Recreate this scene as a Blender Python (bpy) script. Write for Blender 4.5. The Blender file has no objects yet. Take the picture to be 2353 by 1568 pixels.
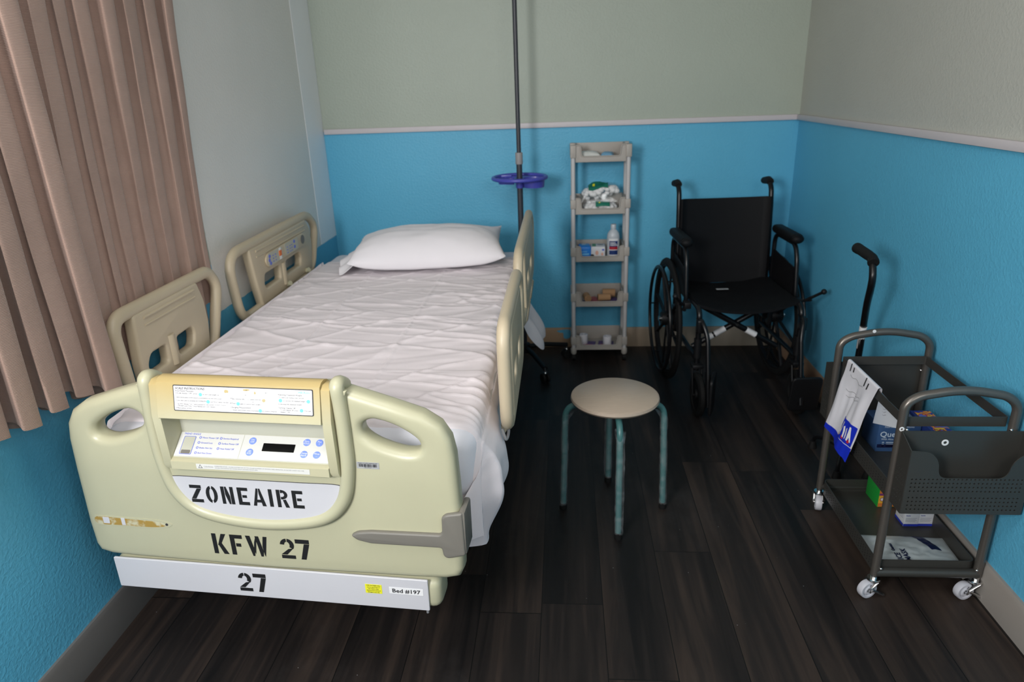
import bpy, bmesh, math, random
from mathutils import Vector, Matrix, noise, Euler
random.seed(7)
SC = bpy.context.scene
COL = SC.collection
PI = math.pi
def rad(d): return d * PI / 180
def s2l(c): return tuple(((v / 255) / 12.92 if v / 255 < .04045 else ((v / 255 + .055) / 1.055) ** 2.4) for v in c)

# ------------------------------------------------------------------ materials
def newmat(name):
    m = bpy.data.materials.new(name); m.use_nodes = True
    nt = m.node_tree
    return m, nt, nt.nodes['Principled BSDF']
def nd(nt, typ, **kw):
    n = nt.nodes.new(typ)
    for k, v in kw.items():
        if k.startswith('i_'):
            key = k[2:]; key = int(key) if key.isdigit() else key.replace('_', ' ')
            n.inputs[key].default_value = v
        else: setattr(n, k, v)
    return n
def coord(nt, scale=(1, 1, 1)):
    tc = nd(nt, 'ShaderNodeTexCoord'); mp = nd(nt, 'ShaderNodeMapping')
    mp.inputs['Scale'].default_value = scale
    nt.links.new(tc.outputs['Object'], mp.inputs['Vector'])
    return mp.outputs['Vector']
def add_bump(nt, b, vec, scale, strength, dist=.002, detail=3, rough=.5):
    n = nd(nt, 'ShaderNodeTexNoise', i_Scale=scale, i_Detail=detail, i_Roughness=rough)
    nt.links.new(vec, n.inputs['Vector'])
    bp = nd(nt, 'ShaderNodeBump', i_Strength=strength, i_Distance=dist)
    nt.links.new(n.outputs[0], bp.inputs['Height'])
    nt.links.new(bp.outputs[0], b.inputs['Normal'])
    return n
def mat(name, col, rough=.5, metal=0, vary=.08, vscale=6, bump=None, spec=.5, sheen=0, stretch=(1, 1, 1), alpha=1, emis=None):
    """Principled with a soft noise variation of the colour and an optional noise bump (scale, strength, distance)."""
    m, nt, b = newmat(name)
    vec = coord(nt, stretch)
    n = nd(nt, 'ShaderNodeTexNoise', i_Scale=vscale, i_Detail=3)
    nt.links.new(vec, n.inputs['Vector'])
    mx = nd(nt, 'ShaderNodeMix', data_type='RGBA')
    mx.inputs[6].default_value = tuple(c * (1 - vary) for c in col) + (1,)
    mx.inputs[7].default_value = tuple(min(1, c * (1 + vary)) for c in col) + (1,)
    nt.links.new(n.outputs[0], mx.inputs[0])
    nt.links.new(mx.outputs[2], b.inputs['Base Color'])
    b.inputs['Roughness'].default_value = rough
    b.inputs['Metallic'].default_value = metal
    b.inputs['Specular IOR Level'].default_value = spec
    if sheen: b.inputs['Sheen Weight'].default_value = sheen
    if alpha < 1: b.inputs['Alpha'].default_value = alpha
    if bump: add_bump(nt, b, vec, *bump)
    return m
def film(name, col=(.9, .95, .97), opacity=.18, rough=.12):
    """clear plastic film: transparent with a glossy skin"""
    m = bpy.data.materials.new(name); m.use_nodes = True
    nt = m.node_tree; nt.nodes.clear()
    out = nd(nt, 'ShaderNodeOutputMaterial'); tr = nd(nt, 'ShaderNodeBsdfTransparent')
    gl = nd(nt, 'ShaderNodeBsdfGlossy', i_Roughness=rough); gl.inputs[0].default_value = col + (1,)
    df = nd(nt, 'ShaderNodeBsdfDiffuse'); df.inputs[0].default_value = col + (1,)
    m1 = nd(nt, 'ShaderNodeMixShader', i_Fac=.5); m2 = nd(nt, 'ShaderNodeMixShader')
    vec = coord(nt); n = nd(nt, 'ShaderNodeTexNoise', i_Scale=40, i_Detail=4); nt.links.new(vec, n.inputs['Vector'])
    mr = nd(nt, 'ShaderNodeMapRange'); mr.inputs[1].default_value = .4; mr.inputs[2].default_value = .7
    mr.inputs[3].default_value = opacity * .5; mr.inputs[4].default_value = opacity * 2
    nt.links.new(n.outputs[0], mr.inputs[0]); nt.links.new(mr.outputs[0], m2.inputs[0])
    nt.links.new(gl.outputs[0], m1.inputs[1]); nt.links.new(df.outputs[0], m1.inputs[2])
    nt.links.new(tr.outputs[0], m2.inputs[1]); nt.links.new(m1.outputs[0], m2.inputs[2])
    nt.links.new(m2.outputs[0], out.inputs[0])
    return m

SAGE = (.40, .45, .385); BLUE = (.112, .455, .68); WHITEP = (.80, .78, .74)
def wall_mat(name, upper, split, patch=None, edge=.004):
    """painted wall with knock-down texture: blue below the split height, another paint above"""
    m, nt, b = newmat(name)
    tc = nd(nt, 'ShaderNodeTexCoord'); sx = nd(nt, 'ShaderNodeSeparateXYZ')
    L = nt.links.new
    L(tc.outputs['Object'], sx.inputs[0])
    en = nd(nt, 'ShaderNodeTexNoise', i_Scale=30, i_Detail=3); L(tc.outputs['Object'], en.inputs['Vector'])
    ad = nd(nt, 'ShaderNodeMath', operation='MULTIPLY_ADD'); ad.inputs[1].default_value = edge * 2; L(en.outputs[0], ad.inputs[0]); L(sx.outputs[2], ad.inputs[2])
    gt = nd(nt, 'ShaderNodeMath', operation='GREATER_THAN'); gt.inputs[1].default_value = split + edge; L(ad.outputs[0], gt.inputs[0])
    up = None
    if patch:
        a2 = nd(nt, 'ShaderNodeMath', operation='MULTIPLY_ADD'); a2.inputs[1].default_value = .01; L(en.outputs[0], a2.inputs[0]); L(sx.outputs[1], a2.inputs[2])
        g2 = nd(nt, 'ShaderNodeMath', operation='GREATER_THAN'); g2.inputs[1].default_value = patch[0]; L(a2.outputs[0], g2.inputs[0])
        mu = nd(nt, 'ShaderNodeMix', data_type='RGBA'); mu.inputs[6].default_value = upper + (1,); mu.inputs[7].default_value = patch[1] + (1,)
        L(g2.outputs[0], mu.inputs[0]); up = mu.outputs[2]
    if patch:
        st_ = nd(nt, 'ShaderNodeMath', operation='MULTIPLY_ADD'); L(g2.outputs[0], st_.inputs[0]); st_.inputs[1].default_value = split - patch[2]; st_.inputs[2].default_value = patch[2] + edge; L(st_.outputs[0], gt.inputs[1])
    mx = nd(nt, 'ShaderNodeMix', data_type='RGBA'); mx.inputs[6].default_value = BLUE + (1,); mx.inputs[7].default_value = upper + (1,)
    if up: L(up, mx.inputs[7])
    L(gt.outputs[0], mx.inputs[0])
    # faint unevenness of the paint
    vn = nd(nt, 'ShaderNodeTexNoise', i_Scale=2.5, i_Detail=4); L(tc.outputs['Object'], vn.inputs['Vector'])
    mr = nd(nt, 'ShaderNodeMapRange'); mr.inputs[3].default_value = .93; mr.inputs[4].default_value = 1.06; L(vn.outputs[0], mr.inputs[0])
    mm = nd(nt, 'ShaderNodeMix', data_type='RGBA', blend_type='MULTIPLY'); mm.inputs[0].default_value = 1
    L(mx.outputs[2], mm.inputs[6]); L(mr.outputs[0], mm.inputs[7]); L(mm.outputs[2], b.inputs['Base Color'])
    b.inputs['Roughness'].default_value = .42; b.inputs['Specular IOR Level'].default_value = .35
    n1 = nd(nt, 'ShaderNodeTexNoise', i_Scale=95, i_Detail=3, i_Distortion=.4); L(tc.outputs['Object'], n1.inputs['Vector'])
    r1 = nd(nt, 'ShaderNodeMapRange'); r1.inputs[1].default_value = .42; r1.inputs[2].default_value = .66; L(n1.outputs[0], r1.inputs[0])
    bp = nd(nt, 'ShaderNodeBump', i_Strength=.30, i_Distance=.0018); L(r1.outputs[0], bp.inputs['Height']); L(bp.outputs[0], b.inputs['Normal'])
    return m
def floor_mat():
    m, nt, b = newmat('dark vinyl planks'); L = nt.links.new
    tc = nd(nt, 'ShaderNodeTexCoord'); sx = nd(nt, 'ShaderNodeSeparateXYZ'); L(tc.outputs['Object'], sx.inputs[0])
    def M(op, a, bb=None, c=None):
        n = nd(nt, 'ShaderNodeMath', operation=op)
        for i, v in enumerate((a, bb, c)):
            if v is None: continue
            if isinstance(v, (int, float)): n.inputs[i].default_value = v
            else: L(v, n.inputs[i])
        return n.outputs[0]
    px = M('DIVIDE', M('ADD', sx.outputs[0], .04), .178); ix = M('FLOOR', px)
    wn = nd(nt, 'ShaderNodeTexWhiteNoise', noise_dimensions='1D'); L(ix, wn.inputs['W'])
    py = M('ADD', M('DIVIDE', sx.outputs[1], 1.22), M('MULTIPLY', wn.outputs[0], 3.0)); iy = M('FLOOR', py)
    cb = nd(nt, 'ShaderNodeCombineXYZ'); L(ix, cb.inputs[0]); L(iy, cb.inputs[1])
    w2 = nd(nt, 'ShaderNodeTexWhiteNoise', noise_dimensions='2D'); L(cb.outputs[0], w2.inputs['Vector'])
    fx = M('FRACT', px); fy = M('FRACT', py)
    seam = M('MAXIMUM', M('GREATER_THAN', M('ABSOLUTE', M('SUBTRACT', fx, .5)), .4925), M('GREATER_THAN', M('ABSOLUTE', M('SUBTRACT', fy, .5)), .4988))
    # grain stretched along the plank, shifted per plank
    off = M('MULTIPLY', w2.outputs[0], 17.0)
    gv = nd(nt, 'ShaderNodeCombineXYZ'); L(M('ADD', M('MULTIPLY', sx.outputs[0], 26.0), off), gv.inputs[0]); L(M('ADD', M('MULTIPLY', sx.outputs[1], 1.6), off), gv.inputs[1])
    g1 = nd(nt, 'ShaderNodeTexNoise', i_Scale=1.0, i_Detail=5, i_Roughness=.62, i_Distortion=.8); L(gv.outputs[0], g1.inputs['Vector'])
    gw = nd(nt, 'ShaderNodeCombineXYZ'); L(M('ADD', M('MULTIPLY', sx.outputs[0], 11.0), off), gw.inputs[0]); L(M('ADD', M('MULTIPLY', sx.outputs[1], .55), off), gw.inputs[1])
    g2 = nd(nt, 'ShaderNodeTexNoise', i_Scale=1.0, i_Detail=3, i_Distortion=.5); L(gw.outputs[0], g2.inputs['Vector'])
    f = M('ADD', M('MULTIPLY', g1.outputs[0], .62), M('ADD', M('MULTIPLY', g2.outputs[0], .85), M('MULTIPLY', M('SUBTRACT', w2.outputs[0], .5), .24)))
    cr = nd(nt, 'ShaderNodeValToRGB'); e = cr.color_ramp.elements
    e[0].position = .52; e[0].color = (.0055, .005, .0052, 1); e[1].position = 1.0; e[1].color = (.046, .032, .025, 1)
    k = cr.color_ramp.elements.new(.72); k.color = (.0155, .0122, .0112, 1)
    L(f, cr.inputs[0])
    # scuffs and dust
    sc = nd(nt, 'ShaderNodeTexNoise', i_Scale=2.2, i_Detail=8, i_Roughness=.75); L(tc.outputs['Object'], sc.inputs['Vector'])
    sr = nd(nt, 'ShaderNodeMapRange'); sr.inputs[1].default_value = .55; sr.inputs[2].default_value = .8; sr.inputs[4].default_value = .28; L(sc.outputs[0], sr.inputs[0])
    vo = nd(nt, 'ShaderNodeTexVoronoi', i_Scale=17.0); L(tc.outputs['Object'], vo.inputs['Vector'])
    sp = M('LESS_THAN', vo.outputs[0], .022)
    mx = nd(nt, 'ShaderNodeMix', data_type='RGBA'); L(cr.outputs[0], mx.inputs[6]); mx.inputs[7].default_value = (.06, .057, .057, 1); L(sr.outputs[0], mx.inputs[0])
    m2 = nd(nt, 'ShaderNodeMix', data_type='RGBA'); L(mx.outputs[2], m2.inputs[6]); m2.inputs[7].default_value = (.004, .004, .004, 1); L(seam, m2.inputs[0])
    m3 = nd(nt, 'ShaderNodeMix', data_type='RGBA'); L(m2.outputs[2], m3.inputs[6]); m3.inputs[7].default_value = (.3, .3, .32, 1); L(M('MULTIPLY', sp, .8), m3.inputs[0])
    L(m3.outputs[2], b.inputs['Base Color'])
    b.inputs['Roughness'].default_value = .5; b.inputs['Specular IOR Level'].default_value = .3
    bp = nd(nt, 'ShaderNodeBump', i_Strength=.25, i_Distance=.001); L(M('SUBTRACT', g1.outputs[0], seam), bp.inputs['Height']); L(bp.outputs[0], b.inputs['Normal'])
    return m
def fabric(name, col, rough=.85, weave=900, strength=.25, sheen=.2, trans=0, vary=.06):
    m, nt, b = newmat(name); L = nt.links.new
    vec = coord(nt)
    n = nd(nt, 'ShaderNodeTexNoise', i_Scale=14, i_Detail=5); L(vec, n.inputs['Vector'])
    w1 = nd(nt, 'ShaderNodeTexWave', i_Scale=weave / 6.28, bands_direction='Z', i_Distortion=1.5); L(vec, w1.inputs['Vector'])
    w2 = nd(nt, 'ShaderNodeTexNoise', i_Scale=weave * .5, i_Detail=1); L(vec, w2.inputs['Vector'])
    mx = nd(nt, 'ShaderNodeMix', data_type='RGBA'); mx.inputs[6].default_value = tuple(c * (1 - vary) for c in col) + (1,); mx.inputs[7].default_value = tuple(c * (1 + vary) for c in col) + (1,)
    L(n.outputs[0], mx.inputs[0]); L(mx.outputs[2], b.inputs['Base Color'])
    b.inputs['Roughness'].default_value = rough; b.inputs['Sheen Weight'].default_value = sheen; b.inputs['Specular IOR Level'].default_value = .2
    ad = nd(nt, 'ShaderNodeMath', operation='ADD'); L(w1.outputs[0], ad.inputs[0]); L(w2.outputs[0], ad.inputs[1])
    bp = nd(nt, 'ShaderNodeBump', i_Strength=strength, i_Distance=.0006); L(ad.outputs[0], bp.inputs['Height']); L(bp.outputs[0], b.inputs['Normal'])
    if trans:
        out = nt.nodes['Material Output']; tl = nd(nt, 'ShaderNodeBsdfTranslucent'); L(mx.outputs[2], tl.inputs[0])
        ms = nd(nt, 'ShaderNodeMixShader', i_Fac=trans); L(b.outputs[0], ms.inputs[1]); L(tl.outputs[0], ms.inputs[2]); L(ms.outputs[0], out.inputs[0])
    return m
def lid_mat():
    """cream plastic yellowed towards the top"""
    m, nt, b = newmat('yellowed plastic'); L = nt.links.new
    tc = nd(nt, 'ShaderNodeTexCoord'); sx = nd(nt, 'ShaderNodeSeparateXYZ'); L(tc.outputs['Object'], sx.inputs[0])
    mr = nd(nt, 'ShaderNodeMapRange'); mr.inputs[1].default_value = .76; mr.inputs[2].default_value = .86; L(sx.outputs[2], mr.inputs[0])
    n = nd(nt, 'ShaderNodeTexNoise', i_Scale=9, i_Detail=3); L(tc.outputs['Object'], n.inputs['Vector'])
    ad = nd(nt, 'ShaderNodeMath', operation='MULTIPLY_ADD'); ad.inputs[1].default_value = .3; L(n.outputs[0], ad.inputs[0]); L(mr.outputs[0], ad.inputs[2])
    cr = nd(nt, 'ShaderNodeValToRGB'); e = cr.color_ramp.elements
    e[0].position = .15; e[0].color = (.49, .47, .32, 1); e[1].position = 1.1 if False else 1.0; e[1].color = (.48, .37, .165, 1)
    L(ad.outputs[0], cr.inputs[0]); L(cr.outputs[0], b.inputs['Base Color']); b.inputs['Roughness'].default_value = .38
    return m
def glue_mat():
    m, nt, b = newmat('amber glue residue'); L = nt.links.new
    vec = coord(nt)
    n = nd(nt, 'ShaderNodeTexNoise', i_Scale=38, i_Detail=5); L(vec, n.inputs['Vector'])
    cr = nd(nt, 'ShaderNodeValToRGB'); e = cr.color_ramp.elements
    e[0].position = .50; e[0].color = (.36, .23, .05, 1); e[1].position = .62; e[1].color = (.52, .50, .35, 1)
    L(n.outputs[0], cr.inputs[0]); L(cr.outputs[0], b.inputs['Base Color']); b.inputs['Roughness'].default_value = .5
    return m
def tiled(name, cols, scale=30, rough=.45):
    """busy printed picture: blotches of a few colours"""
    m, nt, b = newmat(name); L = nt.links.new
    vec = coord(nt)
    v = nd(nt, 'ShaderNodeTexNoise', i_Scale=scale, i_Detail=2); L(vec, v.inputs['Vector'])
    cr = nd(nt, 'ShaderNodeValToRGB'); cr.color_ramp.interpolation = 'CONSTANT'
    e = cr.color_ramp.elements
    while len(e) < len(cols): e.new(.5)
    for i, c in enumerate(cols):
        e[i].position = 0 if i == 0 else .36 + .28 * i / len(cols); e[i].color = tuple(c) + (1,)
    L(v.outputs[0], cr.inputs[0]); L(cr.outputs[0], b.inputs['Base Color']); b.inputs['Roughness'].default_value = rough
    return m

M_CREAM = mat('cream plastic', (.455, .443, .305), .36, vary=.035, vscale=5, bump=(260, .06, .0005))
M_TAN = mat('aged beige plastic', (.52, .44, .31), .42, vary=.05, vscale=8, bump=(300, .06, .0005))
M_LID = lid_mat()
M_PLATE = mat('off white plate', (.56, .56, .595), .32, vary=.02)
M_OVER = mat('pale grey overlay', (.66, .66, .63), .35, vary=.02)
M_RECESS = mat('grey recess plastic', (.47, .47, .39), .5, vary=.03)
M_BLACKINK = mat('black stencil paint', (.006, .006, .007), .6, vary=.2)
M_INK = mat('dark printing ink', (.03, .03, .035), .6)
M_INKBLUE = mat('blue printing ink', (.13, .17, .62), .5)
M_INKCYAN = mat('pale blue printing ink', (.17, .52, .85), .5)
M_BTN = mat('blue membrane button', (.19, .29, .82), .4)
M_WHITE = mat('white print', (.8, .8, .8), .5, vary=.02)
M_DISP = mat('black display window', (.004, .004, .005), .12, vary=.2)
M_GREYP = mat('grey rubber bumper', (.165, .155, .135), .5, vary=.05, bump=(200, .1, .0005))
M_YELLOW = mat('yellow sticker paper', (.80, .78, .03), .5)
M_SILVER = mat('grey foil label', (.36, .37, .38), .35, vary=.05)
M_LABEL = mat('white label paper', (.78, .78, .79), .45, vary=.02)
M_ORANGE = mat('orange button', (.75, .16, .02), .4)
M_GLUE = glue_mat()
M_SHEET = fabric('white cotton sheet', (.86, .80, .83), .8, 700, .12, .1, trans=.08, vary=.02)
M_MATT = fabric('white mattress cover', (.70, .71, .77), .8, 700, .1, .05, vary=.02)
M_PILLOW = fabric('white pillow cotton', (.82, .80, .84), .8, 700, .12, .1, vary=.02)
M_CURT = fabric('pinkish taupe linen', (.415, .288, .236), .9, 620, .5, .15, trans=.05, vary=.12)
M_STEEL = mat('dark painted steel', (.02, .02, .022), .5)
M_GREYST = mat('grey painted steel', (.25, .25, .26), .45)
M_CHROME = mat('chrome', (.7, .7, .7), .18, 1, vary=.04)
M_BLACK = mat('black gloss metal', (.005, .005, .006), .3, vary=.2, spec=.4)
M_BLKPL = mat('black plastic', (.006, .006, .007), .5, vary=.2, spec=.3)
M_RUBBER = mat('black rubber', (.007, .007, .007), .7, vary=.2, spec=.25)
M_VINYL = mat('black vinyl upholstery', (.0045, .0048, .0060), .6, vary=.15, bump=(350, .3, .0008), spec=.2)
M_POLE = mat('slate grey pole', (.035, .038, .048), .38, vary=.1)
M_COLLAR = mat('grey collar', (.30, .29, .29), .5)
M_TRAY = mat('blue plastic tray', (.065, .075, .42), .33, vary=.05)
M_RACK = mat('warm grey plastic', (.40, .37, .335), .5, vary=.03)
M_RACKP = mat('pale grey post plastic', (.55, .54, .54), .4, vary=.03)
M_CART = mat('gunmetal powder coat', (.062, .060, .054), .38, .35, vary=.06, bump=(420, .12, .0006))
M_CARTH = mat('bronze grey tube', (.15, .135, .12), .33, .6, vary=.05)
M_WHEEL = mat('translucent grey wheel', (.55, .55, .60), .4, vary=.04)
M_SEAT = mat('beige wood grain laminate', (.40, .325, .255), .38, vary=.10, vscale=30, stretch=(1, 9, 1), bump=(500, .05, .0004))
M_TEAL = mat('teal painted tube', (.050, .145, .145), .35, vary=.05)
M_WRAP = film('clear plastic wrap', opacity=.10)
M_FILM = film('clear bag film', opacity=.07)
M_TRIM = mat('white painted timber', (.62, .58, .60), .5, vary=.04)
M_STRIP = mat('white painted board', (.92, .93, .95), .45, vary=.03, bump=(90, .15, .001))
M_BASE = mat('bare timber skirting', (.30, .235, .18), .6, vary=.2, vscale=5)
M_CARD = mat('white card', (.72, .73, .76), .5, vary=.02)

# ------------------------------------------------------------------ mesh builder
def fillet(pts, r, n=6, closed=False):
    pts = [Vector(p) for p in pts]; out = []; N = len(pts)
    for i, p in enumerate(pts):
        if not closed and i in (0, N - 1): out.append(p); continue
        a, b = pts[i - 1], pts[(i + 1) % N]
        rr = r[i] if isinstance(r, (list, tuple)) else r
        d1, d2 = (a - p), (b - p); l1, l2 = d1.length, d2.length
        if rr <= 0 or l1 < 1e-6 or l2 < 1e-6: out.append(p); continue
        t = min(rr, l1 * .49, l2 * .49)
        q0, q1 = p + d1.normalized() * t, p + d2.normalized() * t
        for k in range(n + 1):
            s = k / n
            out.append(q0 * (1 - s) ** 2 + p * 2 * s * (1 - s) + q1 * s * s)
    return out
def catmull(pts, n=8, closed=False):
    pts = [Vector(p) for p in pts]; N = len(pts); out = []
    for i in range(N if closed else N - 1):
        if closed: p0, p1, p2, p3 = pts[i - 1], pts[i], pts[(i + 1) % N], pts[(i + 2) % N]
        else: p0, p1, p2, p3 = pts[max(i - 1, 0)], pts[i], pts[i + 1], pts[min(i + 2, N - 1)]
        for k in range(n):
            t = k / n
            out.append(.5 * ((2 * p1) + (p2 - p0) * t + (2 * p0 - 5 * p1 + 4 * p2 - p3) * t * t + (3 * p1 - p0 - 3 * p2 + p3) * t ** 3))
    if not closed: out.append(pts[-1])
    return out
def circ(cx, cy, r, n=32, ry=None): return [(cx + r * math.cos(2 * PI * k / n), cy + (ry or r) * math.sin(2 * PI * k / n)) for k in range(n)]
def rrect(x0, y0, x1, y1, r, n=5):
    return [(p.x, p.y) for p in fillet([(x0, y0, 0), (x1, y0, 0), (x1, y1, 0), (x0, y1, 0)], r, n, True)]
def c2(pts, n=6, closed=True): return [(p.x, p.y) for p in catmull([(a, b, 0) for a, b in pts], n, closed)]
def f2(pts, r, n=5, closed=True): return [(p.x, p.y) for p in fillet([(a, b, 0) for a, b in pts], r, n, closed)]
XZ = Matrix(((1, 0, 0, 0), (0, 0, -1, 0), (0, 1, 0, 0), (0, 0, 0, 1)))      # plate (x,y,t) -> (x,-t,y): faces -y
YZ = Matrix(((0, 0, 1, 0), (1, 0, 0, 0), (0, 1, 0, 0), (0, 0, 0, 1)))       # plate (a,b,t) -> (t,a,b): faces +x
T = Matrix.Translation
def RX(a): return Matrix.Rotation(a, 4, 'X')
def RY(a): return Matrix.Rotation(a, 4, 'Y')
def RZ(a): return Matrix.Rotation(a, 4, 'Z')

class MB:
    def __init__(s): s.bm = bmesh.new(); s.mats = []; s.cur = 0
    def m(s, mt):
        if mt not in s.mats: s.mats.append(mt)
        s.cur = s.mats.index(mt); return s
    def _new(s, n0):
        s.bm.faces.ensure_lookup_table()
        for f in s.bm.faces[n0:]: f.material_index = s.cur
    def merge(s, tmp, M=None):
        if M is not None: tmp.transform(M)
        if M is not None and M.to_3x3().determinant() < 0: bmesh.ops.reverse_faces(tmp, faces=tmp.faces[:])
        me = bpy.data.meshes.new('t'); tmp.to_mesh(me); tmp.free()
        n0 = len(s.bm.faces); s.bm.from_mesh(me); s._new(n0); bpy.data.meshes.remove(me)
        return s
    def box(s, c, d, bev=0, seg=2, M=None):
        t = bmesh.new(); bmesh.ops.create_cube(t, size=1)
        bmesh.ops.scale(t, vec=d, verts=t.verts)
        if bev: bmesh.ops.bevel(t, geom=t.edges[:], offset=min(bev, min(d) * .49), segments=seg, affect='EDGES', profile=.5)
        return s.merge(t, (M or Matrix.Identity(4)) @ T(c) if M is None else M @ T(c))
    def cyl(s, a, b, r, n=16, r2=None, cap=True):
        a, b = Vector(a), Vector(b); d = b - a
        t = bmesh.new(); bmesh.ops.create_cone(t, cap_ends=cap, segments=n, radius1=r, radius2=r if r2 is None else r2, depth=d.length)
        return s.merge(t, T((a + b) / 2) @ d.to_track_quat('Z', 'Y').to_matrix().to_4x4())
    def sph(s, c, r, sc=(1, 1, 1), n=12, M=None):
        t = bmesh.new(); bmesh.ops.create_uvsphere(t, u_segments=n, v_segments=max(6, n * 2 // 3), radius=r)
        bmesh.ops.scale(t, vec=sc, verts=t.verts)
        return s.merge(t, T(c) @ (M or Matrix.Identity(4)))
    def tube(s, pts, r, n=10, closed=False, flat=1.0, up=None):
        """tube along pts; flat<1 squeezes the section along the transported normal"""
        pts = [Vector(p) for p in pts]; N = len(pts)
        t = bmesh.new(); rings = []; nrm = None
        for i in range(N):
            if closed: tg = pts[(i + 1) % N] - pts[i - 1]
            else: tg = pts[min(i + 1, N - 1)] - pts[max(i - 1, 0)]
            tg.normalize()
            if up is not None: nrm = Vector(up)
            if nrm is None: nrm = Vector((0, 0, 1)) if abs(tg.z) < .9 else Vector((1, 0, 0))
            nrm = (nrm - tg * nrm.dot(tg)).normalized(); bi = tg.cross(nrm)
            rr = r[i] if isinstance(r, (list, tuple)) else r
            rings.append([t.verts.new(pts[i] + nrm * (rr * flat * math.cos(2 * PI * k / n)) + bi * (rr * math.sin(2 * PI * k / n))) for k in range(n)])
        for i in range(N if closed else N - 1):
            A, B = rings[i], rings[(i + 1) % N]
            for k in range(n): t.faces.new((A[k], A[(k + 1) % n], B[(k + 1) % n], B[k]))
        if not closed:
            t.faces.new(rings[0][::-1]); t.faces.new(rings[-1])
        return s.merge(t)
    def lathe(s, prof, n=32, M=None, close=False):
        t = bmesh.new(); rings = []
        for r, z in prof:
            if r < 1e-6: rings.append([t.verts.new((0, 0, z))])
            else: rings.append([t.verts.new((r * math.cos(2 * PI * k / n), r * math.sin(2 * PI * k / n), z)) for k in range(n)])
        R = len(rings)
        for i in range(R if close else R - 1):
            A, B = rings[i], rings[(i + 1) % R]
            for k in range(n):
                q = [A[k % len(A)], A[(k + 1) % n % len(A)], B[(k + 1) % n % len(B)], B[k % len(B)]]
                u = []
                for v in q:
                    if v not in u: u.append(v)
                if len(u) > 2: t.faces.new(u)
        bmesh.ops.recalc_face_normals(t, faces=t.faces[:])
        return s.merge(t, M)
    def plate(s, outline, holes=(), th=.01, bev=0, M=None, seg=3):
        """flat plate from 2D outline with holes, thickness th centred on z=0, rounded edges"""
        cu = bpy.data.curves.new('t', 'CURVE'); cu.dimensions = '2D'; cu.fill_mode = 'BOTH'
        for loop in [outline] + list(holes):
            sp = cu.splines.new('POLY'); sp.points.add(len(loop) - 1); sp.use_cyclic_u = True
            for p, q in zip(sp.points, loop): p.co = (q[0], q[1], 0, 1)
        bev = min(bev, th / 2 * .98)
        cu.extrude = th / 2 - bev; cu.bevel_depth = bev; cu.bevel_resolution = seg; cu.offset = -bev
        ob = bpy.data.objects.new('t', cu)
        me = bpy.data.meshes.new_from_object(ob)
        bpy.data.objects.remove(ob); bpy.data.curves.remove(cu)
        t = bmesh.new(); t.from_mesh(me); bpy.data.meshes.remove(me)
        bmesh.ops.remove_doubles(t, verts=t.verts[:], dist=1e-5)
        bmesh.ops.recalc_face_normals(t, faces=t.faces[:])
        return s.merge(t, M)
    def text(s, body, size, M, align='LEFT', shear=0, ext=.0002, bold=0, sp=1.0):
        cu = bpy.data.curves.new('t', 'FONT'); cu.body = body; cu.size = size; cu.align_x = align; cu.shear = shear
        cu.extrude = ext; cu.resolution_u = 2; cu.offset = bold; cu.space_character = sp
        ob = bpy.data.objects.new('t', cu); me = bpy.data.meshes.new_from_object(ob)
        bpy.data.objects.remove(ob); bpy.data.curves.remove(cu)
        t = bmesh.new(); t.from_mesh(me); bpy.data.meshes.remove(me)
        return s.merge(t, M)
    def prism(s, prof, x0, x1, M=None):
        """profile of (y,z) extruded along x"""
        t = bmesh.new(); A = [t.verts.new((x0, y, z)) for y, z in prof]; B = [t.verts.new((x1, y, z)) for y, z in prof]
        N = len(prof)
        for i in range(N): t.faces.new((A[i], A[(i + 1) % N], B[(i + 1) % N], B[i]))
        t.faces.new(A[::-1]); t.faces.new(B)
        bmesh.ops.recalc_face_normals(t, faces=t.faces[:])
        return s.merge(t, M)
    def grid(s, f, nu, nv, cu=False, cv=False):
        t = bmesh.new(); V = [[t.verts.new(f(i / (nu if cu else nu - 1), j / (nv if cv else nv - 1))) for j in range(nv)] for i in range(nu)]
        for i in range(nu if cu else nu - 1):
            for j in range(nv if cv else nv - 1):
                a, b, c, d = V[i][j], V[(i + 1) % nu][j], V[(i + 1) % nu][(j + 1) % nv], V[i][(j + 1) % nv]
                t.faces.new((a, b, c, d))
        return s.merge(t)
    def solid(s, th):
        bmesh.ops.recalc_face_normals(s.bm, faces=s.bm.faces[:])
        bmesh.ops.solidify(s.bm, geom=s.bm.faces[:], thickness=th); return s
    def build(s, name, mt=None, parent=None, at=None, local=False, ang=38, label=None):
        """one mesh object; verts are in world coordinates unless local"""
        me = bpy.data.meshes.new(name)
        if mt is not None and not s.mats: s.mats = [mt]
        root = parent
        while root is not None and root.parent is not None: root = root.parent
        if not local:
            if root is not None: s.bm.transform((T(root.location) @ root.rotation_euler.to_matrix().to_4x4()).inverted())
            elif at is not None: s.bm.transform(T(-Vector(at)))
        s.bm.to_mesh(me); s.bm.free()
        for q in s.mats: me.materials.append(q)
        me.shade_smooth(); me.set_sharp_from_angle(angle=rad(ang))
        o = bpy.data.objects.new(name, me); COL.objects.link(o)
        if parent is not None: o.parent = parent
        elif at is not None: o.location = at
        if label: o['label'] = label
        return o
def tag(o, label, cat, group=None, kind=None):
    o['label'] = label; o['category'] = cat
    if group: o['group'] = group
    if kind: o['kind'] = kind
    return o
def thing(name, loc, label, cat, rz=0, group=None):
    o = bpy.data.objects.new(name, None); COL.objects.link(o); o.location = loc; o.rotation_euler = (0, 0, rz)
    o.empty_display_size = .1
    return tag(o, label, cat, group)
def struct(o, label=None):
    o['kind'] = 'structure'
    if label: o['label'] = label
    return o
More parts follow.
